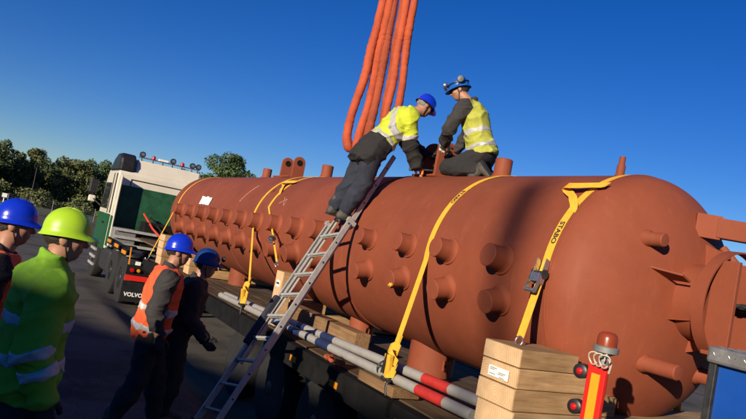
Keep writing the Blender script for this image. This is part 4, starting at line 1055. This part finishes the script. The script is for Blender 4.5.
def helmet(root, c, f, u, r_, m, peak=.036, band='plastic', muffs=False, lamp=None):
    """c: head centre. ellipsoid dome, rim, front peak, raised ridges"""
    q = MB(); n = 48; rows = 14; f, u, r_ = V3(f), V3(u), V3(r_)
    base = c+u*.035+f*.0; vs = []
    def pt(az, el, sc=1.0):
        ca, sa = math.cos(az), math.sin(az); rid = .006*math.exp(-(sa/.18)**2)*math.sin(min(1, el)*1.4)+.004*math.exp(-((abs(sa)-.45)/.1)**2)*(1 if el > .35 else 0)
        R1, R2, R3 = .122*sc+rid, .101*sc+rid*.3, .125*sc+rid
        return base+f*(R1*ca*math.cos(el))+r_*(R2*sa*math.cos(el))+u*(R3*math.sin(el))
    prof = [('d', math.pi/2*(1-i/rows)) for i in range(rows+1)]
    for k, el in prof:
        for j in range(n): vs.append(pt(2*math.pi*j/n, el*.995))
    # rim: flares out, with a peak in front
    for out, dz in ((.006, -.012), (.014, -.020), (.016, -.025), (.010, -.025), (.0, -.018), (-.004, .0)):
        for j in range(n):
            az = 2*math.pi*j/n; ca = math.cos(az); k = max(0, ca)**3*peak*(out > .004); drop = -.012*max(0, ca)**2*(out > .004) - .010*max(0, -ca)**2
            p = pt(az, 0)+(f*ca+r_*math.sin(az))*(out+k)+u*(dz+drop); vs.append(p)
    m_ = rows+1+6
    q.add(vs, [(i*n+j, i*n+(j+1) % n, (i+1)*n+(j+1) % n, (i+1)*n+j) for i in range(m_-1) for j in range(n)])
    h = q.build('helmet', m, root, 50)
    b = MB(); b.tube([c+u*.012+f*.100*math.cos(a)+r_*.082*math.sin(a) for a in np.linspace(0, 2*math.pi, 28, endpoint=False)], .012, 6, True)
    b.build('helmet_headband', band, h, 50)
    for s in (-1, 1):
        st = MB(); st.tube([c+r_*s*.083+u*.02+f*.01, c+r_*s*.080-u*.05+f*.012, c+r_*s*.045-u*.115+f*.03, c-u*.128+f*.04], .0045, 5); st.build('chin_strap', 'plastic', h, 50)
    if muffs:
        for s in (-1, 1):
            e = c+r_*s*.112+u*.085-f*.045; MB().lathe([(.0, 0), (.040, .004), (.044, .02), (.036, .045), (0, .05)], e-r_*s*.02, r_*s, 20).build('ear_defender', 'plastic', h, 50)
            MB().tube([c+r_*s*.112+u*.03, c+r_*s*.125+u*.08-f*.02, e], .006, 6).build('defender_arm', 'steel', h, 50)
        g = c+f*.132+u*.075
        for s in (-1, 1):
            MB().lathe([(.030, 0), (.036, .012), (.036, .03), (.028, .034), (0, .03)], g+r_*s*.042, f*.8+u*.45, 18).build('goggle_cup', 'steel', h, 50)
        MB().tube([pt(a, .30)+(f*math.cos(a)+r_*math.sin(a))*.004 for a in np.linspace(0, 2*math.pi, 30, endpoint=False)], .009, 6, True).build('goggle_strap', 'plastic', h, 50)
    if lamp:
        g = c+f*.138+u*.085; MB().lathe([(.0, -.01), (.026, 0), (.028, .025), (.02, .03), (0, .028)], g, f+u*.2, 16).build('head_lamp', lamp, h, 50)
    return h

def person(label, J, hf, hu, outfit, group='workers in helmets', base=None):
    """J: dict of world joints; hf/hu: facing and up of the head"""
    J = {k: V3(v) for k, v in J.items()}; O = outfit
    root = thing('person', label, 'person', base or ((J['anR']+J['anL'])/2-V3((0, 0, .09))), group)
    hf = V3(hf).normalized(); hu = V3(hu); hu = (hu-hf*hu.dot(hf)).normalized(); hr = hf.cross(hu)
    tu = (J['neck']-J['pelvis']).normalized(); tr = (J['shR']-J['shL']); tr = (tr-tu*tr.dot(tu)).normalized(); tf = tu.cross(tr)
    chest = J['pelvis'].lerp(J['neck'], .66); belly = J['pelvis'].lerp(J['neck'], .30); hc = J['head']
    bk = O.get('bulk', .008)
    def torso(s, g, k=.06):
        g += bk if g else 0
        s.ell(chest, (tr, tf, tu), (.165+g, .115+g, .20+g), k); s.ell(belly+tf*.01, (tr, tf, tu), (.150+g, .112+g, .18+g), k); s.ell(J['pelvis'], (tr, tf, tu), (.165+g, .12+g, .13+g), k)
        s.cap(J['shL'], J['shR'], .062+g, .062+g, k)
    def arm(s, side, g, upto=1.0, k=.03):
        g += (bk*.8+.004) if g else 0
        a, b, c = J['sh'+side], J['el'+side], J['wr'+side]; s.cap(a, b, .056+g, .044+g, k); s.cap(b, b.lerp(c, upto), .043+g, .030+g, k*.7)
    def leg(s, side, g, upto=1.0, k=.04):
        a, b, c = J['hip'+side], J['kn'+side], J['an'+side]; s.cap(a, b, .088+g, .060+g, k); s.cap(b, b.lerp(c, .35), .060+g, .060+g, k); s.cap(b.lerp(c, .35), b.lerp(c, upto), .060+g, .040+g, k)
    # body, one continuous surface
    s = SDF(); torso(s, 0)
    for sd in 'LR': arm(s, sd, 0); leg(s, sd, 0)
    s.cap(J['neck']-tu*.03, hc-hu*.06-hf*.012, .062, .056, .03)
    s.ell(hc+hu*.03-hf*.012, (hr, hf, hu), (.078, .098, .095), .02)
    s.ell(hc-hu*.035+hf*.02, (hr, hf, hu), (.064, .076, .085), .03)
    s.ell(hc-hu*.088+hf*.052, (hr, hf, hu), (.030, .028, .024), .025)           # chin
    s.cap(hc+hf*.088+hu*.012, hc+hf*.112-hu*.028, .010, .015, .014)               # nose
    s.cap(hc+hf*.084+hr*.032+hu*.022, hc+hf*.084-hr*.032+hu*.022, .011, .011, .014)  # brow
    s.ell(hc+hf*.088-hu*.060, (hr, hf, hu), (.024, .013, .009), .010)             # lips
    s.cap(hc+hf*.104-hu*.0595+hr*.02, hc+hf*.104-hu*.0595-hr*.02, .0035, .0035, .006, 's')
    for k in (-1, 1):
        s.ell(hc+hf*.096+hr*k*.031+hu*.003, (hr, hf, hu), (.015, .012, .009), .01, 's')
        s.ell(hc+hr*k*.079-hu*.012-hf*.006, (hr, hf, hu), (.010, .022, .033), .008)
        s.ell(hc+hf*.062+hr*k*.040-hu*.025, (hr, hf, hu), (.022, .022, .020), .02)
    body = s.build('body', 'skin', root, .0085)
    for k in (-1, 1): MB().ball(hc+hf*.078+hr*k*.031+hu*.003, .012, 10).build('eye', 'eye', body, 60)
    # hair: a cap of hair below the helmet rim at back and sides
    s = SDF(); s.ell(hc+hu*.03-hf*.018, (hr, hf, hu), (.085, .101, .098), .02); s.plane(hc+hf*.035-hu*.0, hf+hu*.15); s.plane(hc-hu*.07, -hu)
    s.build('hair', O.get('hair', 'hair'), body, .008, noise=.003, nf=4)
    # trousers
    s = SDF(); s.ell(J['pelvis'], (tr, tf, tu), (.182, .136, .13), .05)
    for sd in 'LR': leg(s, sd, .026+O.get('legbulk', 0), .88)
    s.plane(J['pelvis']+tu*.11, tu)
    tz = s.build('trousers', O['legs'], root, .011, noise=.007, seed=3)
    # boots
    for sd in 'LR':
        a = J['an'+sd]; toe = V3(J['toe'+sd])-a; toe.normalize(); dn = (a-J['kn'+sd]).normalized(); dn = (dn-toe*dn.dot(toe)*.9).normalized()
        s = SDF(); s.cap(a-dn*.10, a+dn*.02, .058, .052, .03); s.cap(a+dn*.045-toe*.03, a+dn*.055+toe*.12, .046, .042, .03); s.cap(a+dn*.06+toe*.10, a+dn*.062+toe*.16, .044, .038, .02)
        s.plane(a+dn*.088, dn); b = s.build('boot', 'boot', root, .009, noise=.002)
        s2 = SDF(); s2.cap(a+dn*.085-toe*.035, a+dn*.085+toe*.16, .045, .045, .02); s2.plane(a+dn*.072, -dn); s2.plane(a+dn*.094, dn); s2.build('sole', 'rubber', b, .009)
    # upper garment with sleeves
    fo = O.get('fold', .011)
    def neckcut(s, g):
        s.ell(J['neck']+tu*.055+tf*.02, (tr, tf, tu), (.075+g, .085+g, .06), .02, 's')
    s = SDF(); torso(s, .022)
    for sd in 'LR': arm(s, sd, .020, .90, .016)
    cl = O.get('collar', .05)
    s.cap(J['neck']-tu*.03, J['neck']+tu*cl-tf*.004, .080, .074, .03)
    s.plane(J['neck']+tu*cl, tu+tf*.35)
    hem = O.get('hem', .0); s.plane(J['pelvis']-tu*hem, -tu)
    if hem > .08: s.ops.insert(-2, ('u', 'e', np.array(J['pelvis']-tu*.06), np.array([list(tr), list(tf), list(tu)]), np.array([.183+bk, .143+bk, .34]), None, .05))
    up_ = s.build(O.get('upname', 'jacket'), O['upper'], root, .011, noise=fo, seed=5)
    for (nm, m_, t0, t1) in O.get('panels', []):    # differently coloured lower part of the jacket etc.
        s = SDF(); torso(s, .027); s.ell(J['pelvis']-tu*.06, (tr, tf, tu), (.188+bk, .148+bk, .34), .05); s.plane(J['pelvis']+tu*t1, tu); s.plane(J['pelvis']+tu*t0, -tu); s.build(nm, m_, up_, .011, noise=fo, seed=5)
    if 'cuff' in O:
        s = SDF()
        for sd in 'LR': s.cap(J['el'+sd].lerp(J['wr'+sd], O.get('cuff0', .3)), J['wr'+sd], .076+bk*.8, .061+bk*.8, .02)
        s.build('lower_sleeve', O['cuff'], up_, .010, noise=fo, seed=5)
    bands = O.get('bands', [])
    for t in bands:
        s = SDF(); g = .0355+bk+.004 if 'vest' in O else .0275
        if 'vest' in O:
            s.ell(chest, (tr, tf, tu), (.165+g, .115+g, .20+g), .06); s.ell(belly+tf*.01, (tr, tf, tu), (.150+g, .112+g, .18+g), .06); s.ell(J['pelvis'], (tr, tf, tu), (.165+g, .12+g, .13+g), .06)
        else:
            torso(s, g)
            if hem > .08: s.ell(J['pelvis']-tu*.06, (tr, tf, tu), (.188+bk, .148+bk, .34), .05)
        s.plane(J['pelvis']+tu*(t+.027), tu); s.plane(J['pelvis']+tu*(t-.027), -tu); s.build('reflective_band', 'reflect', up_, .010, noise=fo, seed=5)
    for sd, t in O.get('armbands', []):
        a, b, c = J['sh'+sd], J['el'+sd], J['wr'+sd]
        p, d = (a.lerp(b, t), (b-a).normalized()) if t < 1 else (b.lerp(c, t-1), (c-b).normalized())
        rr = (.056+(.044-.056)*t if t < 1 else .043-.013*(t-1))+.0335+bk*.8
        s = SDF(); s.cap(p-d*.09, p+d*.09, rr+.001, rr-.001, .01); s.plane(p+d*.024, d); s.plane(p-d*.024, -d); s.build('sleeve_band', 'reflect', up_, .009, noise=fo, seed=5)
    if O.get('yoke'):     # sloping shoulder bands
        for sd in 'LR':
            s = SDF(); torso(s, .028); side = tr*(1 if sd == 'R' else -1); p = chest+side*.10; n = (side+tu*O['yoke']).normalized()
            s.plane(p+n*.025, n); s.plane(p-n*.025, -n); s.plane(belly+tu*.03, -tu); s.plane(J['neck']+tu*.03, tu); s.build('shoulder_band', 'reflect', up_, .010, noise=fo, seed=5)
    if 'vest' in O:
        g = .035+bk; s = SDF(); s.ell(chest, (tr, tf, tu), (.165+g, .115+g, .20+g), .06); s.ell(belly+tf*.01, (tr, tf, tu), (.150+g, .112+g, .18+g), .06); s.ell(J['pelvis'], (tr, tf, tu), (.165+g, .12+g, .13+g), .06)
        s.cap(J['shL'].lerp(J['shR'], .1), J['shL'].lerp(J['shR'], .9), .102, .102, .04)
        for sd in 'LR': s.ell(J['sh'+sd]-tu*.05+tr*(.075 if sd == 'R' else -.075), (tr, tf, tu), (.045, .10, .10), .02, 's')
        neckcut(s, .0); s.plane(J['pelvis']-tu*O.get('vhem', .06), -tu); s.plane(J['neck']+tu*.03, tu)
        v = s.build('vest', O['vest'], root, .010, noise=fo, seed=5)
        s = SDF(); s.ell(chest, (tr, tf, tu), (.165+g+.004, .115+g+.004, .20+g), .06); s.ell(belly+tf*.01, (tr, tf, tu), (.150+g+.004, .112+g+.004, .18+g), .06)
        s.plane(chest+tf*.02, -tf); s.plane(chest+tr*.006, tr); s.plane(chest-tr*.006, -tr); s.plane(J['neck']-tu*.10, tu); s.build('front_zip', 'plastic', v, .008)
    # gloves
    for sd in 'LR':
        w = J['wr'+sd]; d = V3(J.get('hd'+sd, w-J['el'+sd])).normalized(); pal = V3(J.get('palm'+sd, tr*(-1 if sd == 'R' else 1))); th = V3(J.get('th'+sd, tf))
        s = SDF(); hand_sdf(s, w, d, pal, th, O.get('curl'+sd, .8), .004)
        s.build('glove', O.get('glove'+sd, O.get('glove', 'glovedark')), root, .0048, noise=.001)
    helmet(root, hc, hf, hu, hr, O['helmet'], muffs=O.get('muffs', False), lamp=O.get('lamp'), peak=O.get('peak', .036))
    return root

def stand(pos, yaw, H=1.80, lean=0.0, stride=0.0, arms=(0, 0), headturn=0.0, nod=0.0, headdrop=0.0, armR=None, armL=None):
    c, s_ = math.cos(R_(yaw)), math.sin(R_(yaw)); k = H/1.80
    def w(x, y, z): return V3((pos[0]+k*(x*c-y*s_), pos[1]+k*(x*s_+y*c), pos[2]+k*z))
    l = lean
    J = dict(pelvis=w(0, 0, .96), neck=w(.03+l, 0, 1.48), head=w(.065+l*1.25, 0, 1.665-headdrop),
             shL=w(.01+l*.9, .185, 1.415), shR=w(.01+l*.9, -.185, 1.415),
             elL=w(-.03+arms[0]*.14+l*.4, .245, 1.13), elR=w(-.03+arms[1]*.14+l*.4, -.245, 1.13),
             wrL=w(.06+arms[0]*.32+l*.2, .25, .90+.08*abs(arms[0])), wrR=w(.06+arms[1]*.32+l*.2, -.25, .90+.08*abs(arms[1])),
             hipL=w(0, .095, .92), hipR=w(0, -.095, .92), knL=w(.04+stride*.55, .105, .50), knR=w(.04-stride*.35, -.105, .50),
             anL=w(stride, .11, .095), anR=w(-stride, -.11, .095+.03*abs(stride)), toeL=w(stride+1, .16, .09), toeR=w(-stride+1, -.16, .06))
    if armR: J['elR'], J['wrR'] = w(*armR[0]), w(*armR[1])
    if armL: J['elL'], J['wrL'] = w(*armL[0]), w(*armL[1])
    a = R_(yaw+headturn); hf = V3((math.cos(a)*math.cos(nod), math.sin(a)*math.cos(nod), math.sin(nod)))
    return J, hf, V3((0, 0, 1))

# lime jacket in the foreground
J, hf, hu = stand((-3.865, .265, .34), 99, 1.90, headturn=-14, arms=(.15, .0))
person('worker in lime hi-vis jacket and lime helmet in the left foreground', J, hf, hu,
       dict(legs='darkcloth', upper='lime', hem=.11, bands=[.09, .30], armbands=[('R', 1.0), ('R', 1.38), ('L', 1.0), ('L', 1.38)], helmet='helmlime', glove='glovedark', hair='hair', bulk=.026, peak=.04, collar=.10, fold=.010))
# blue helmet and orange vest at the left edge
J, hf, hu = stand((-4.60, .03, .34), 92, 1.88, headturn=-8)
person('worker with blue helmet and orange vest at the left edge behind the lime jacket', J, hf, hu,
       dict(legs='darkcloth', upper='darkcloth', vest='orange', bands=[-.02, .14], helmet='helmblue', glove='glovedark'))
# orange vest walking
J, hf, hu = stand((-6.02, 1.36, .34), 84, 1.79, stride=.20, headturn=-6, lean=.03, arms=(.2, -.05))
person('worker in charcoal jacket, orange vest and royal blue helmet beside the ladder', J, hf, hu,
       dict(legs='darkcloth', upper='greycloth', vest='orange', bands=[.0, .17], helmet='helmblue', glove='glovedark', vhem=.15))
# dark clothed worker
J, hf, hu = stand((-6.37, 1.70, .34), 74, 1.68, lean=.06, headturn=-4, arms=(.4, .6), headdrop=.0, nod=-.05)
person('worker in dark clothes with a dark blue helmet and head lamp nearest the ladder', J, hf, hu,
       dict(legs='darkcloth', upper='darkcloth', helmet='helmblue2', glove='glovedark', lamp='plastic', peak=.04))
# climber on the ladder
J = dict(pelvis=(-6.59, 3.53, 3.48), neck=(-6.59, 3.93, 4.02), head=(-6.55, 4.10, 4.15),
         shL=(-6.77, 3.88, 3.98), shR=(-6.41, 3.84, 3.95), elL=(-6.80, 4.10, 3.72), wrL=(-6.72, 4.30, 3.62), elR=(-6.44, 3.92, 3.64), wrR=(-6.46, 4.08, 3.43),
         hipL=(-6.70, 3.50, 3.44), hipR=(-6.51, 3.50, 3.44), knL=(-6.76, 3.45, 3.09), knR=(-6.53, 3.47, 3.07), anL=(-6.80, 3.29, 2.74), anR=(-6.56, 3.31, 2.70),
         toeL=(-6.80, 4.2, 2.72), toeR=(-6.56, 4.26, 2.68), hdR=(.0, .8, -.55), palmR=(0, -.4, -1), thR=(-1, 0, 0), hdL=(.2, 1, .1), palmL=(.3, 0, -1), thL=(1, 0, .2))
person('worker in yellow hi-vis jacket and blue helmet climbing the ladder', J, (.12, .86, -.45), (0, .4, .9),
       dict(legs='denim', upper='yelvis', hem=.23, bulk=.024, legbulk=.016, panels=[('dark_lower_jacket', 'darkcloth', -.24, .14)], bands=[.165], yoke=.55, armbands=[('R', .78), ('L', .78)], cuff='darkcloth', cuff0=-.05, helmet='helmblue', gloveR='gloveor', gloveL='glovedark', hair='hairgrey', curlR=.7, curlL=1.3))
# worker kneeling on top
J = dict(pelvis=(-5.77, 4.50, 3.62), neck=(-5.98, 4.36, 4.19), head=(-6.13, 4.265, 4.35),
         shL=(-5.88, 4.19, 4.11), shR=(-6.10, 4.49, 4.12), elL=(-5.93, 4.08, 3.83), wrL=(-6.17, 4.22, 3.70), elR=(-6.30, 4.60, 3.90), wrR=(-6.42, 4.58, 3.70),
         hipL=(-5.74, 4.40, 3.58), hipR=(-5.84, 4.58, 3.58), knL=(-6.02, 4.22, 3.42), knR=(-6.16, 4.58, 3.43), anL=(-5.62, 4.36, 3.41), anR=(-5.74, 4.72, 3.41),
         toeL=(-5.3, 4.5, 3.1), toeR=(-5.4, 4.86, 3.1), hdL=(-1, .45, -.2), palmL=(0, .3, -.9), thL=(0, -.2, 1), hdR=(-1, -.5, -.3), palmR=(0, -.3, -1), thR=(0, .3, 1))
person('worker in yellow vest and sky blue helmet with goggles kneeling on the vessel', J, (-.64, -.66, -.40), (-.3, -.3, .9),
       dict(legs='darkcloth', upper='greycloth', vest='yelvest', bands=[.08, .26], helmet='helmsky', muffs=True, gloveL='glovewh', gloveR='glovedark', curlL=1.2, curlR=1.2, vhem=.03))
# tools in their hands
o = MB().bar((-6.62, 4.12, 3.385), (-6.30, 4.22, 3.385), .028, .018).lathe([(.03, -.02), (.03, .02)], (-6.62, 4.12, 3.385), (0, 0, 1), 6).build('spanner', 'darksteel', bevel=.003)
solo(o, 'dark steel spanner lying on the vessel under the orange glove', 'spanner')
o = MB().cyl((-6.70, 4.36, 3.60), (-6.66, 4.46, 3.66), .02, n=12).obox((-6.64, 4.50, 3.67), (1, 0, 0), (0, 1, 0), (0, 0, 1), .04, .12, .05).build('power_tool', 'darksteel', bevel=.006)
solo(o, "dark hand tool held in the climbing worker's far hand", 'tool')
sh = MB(); sh.tube([(-6.42+.05*math.cos(a), VY-.03, 3.60+.06*math.sin(a)) for a in np.linspace(-.6, math.pi+.6, 16)], .016, 8).cyl((-6.36, VY-.03, 3.565), (-6.50, VY-.03, 3.565), .016, n=10)
solo(sh.build('shackle', 'darksteel', smooth=50), 'dark steel shackle pinned through the near lifting lug', 'shackle')
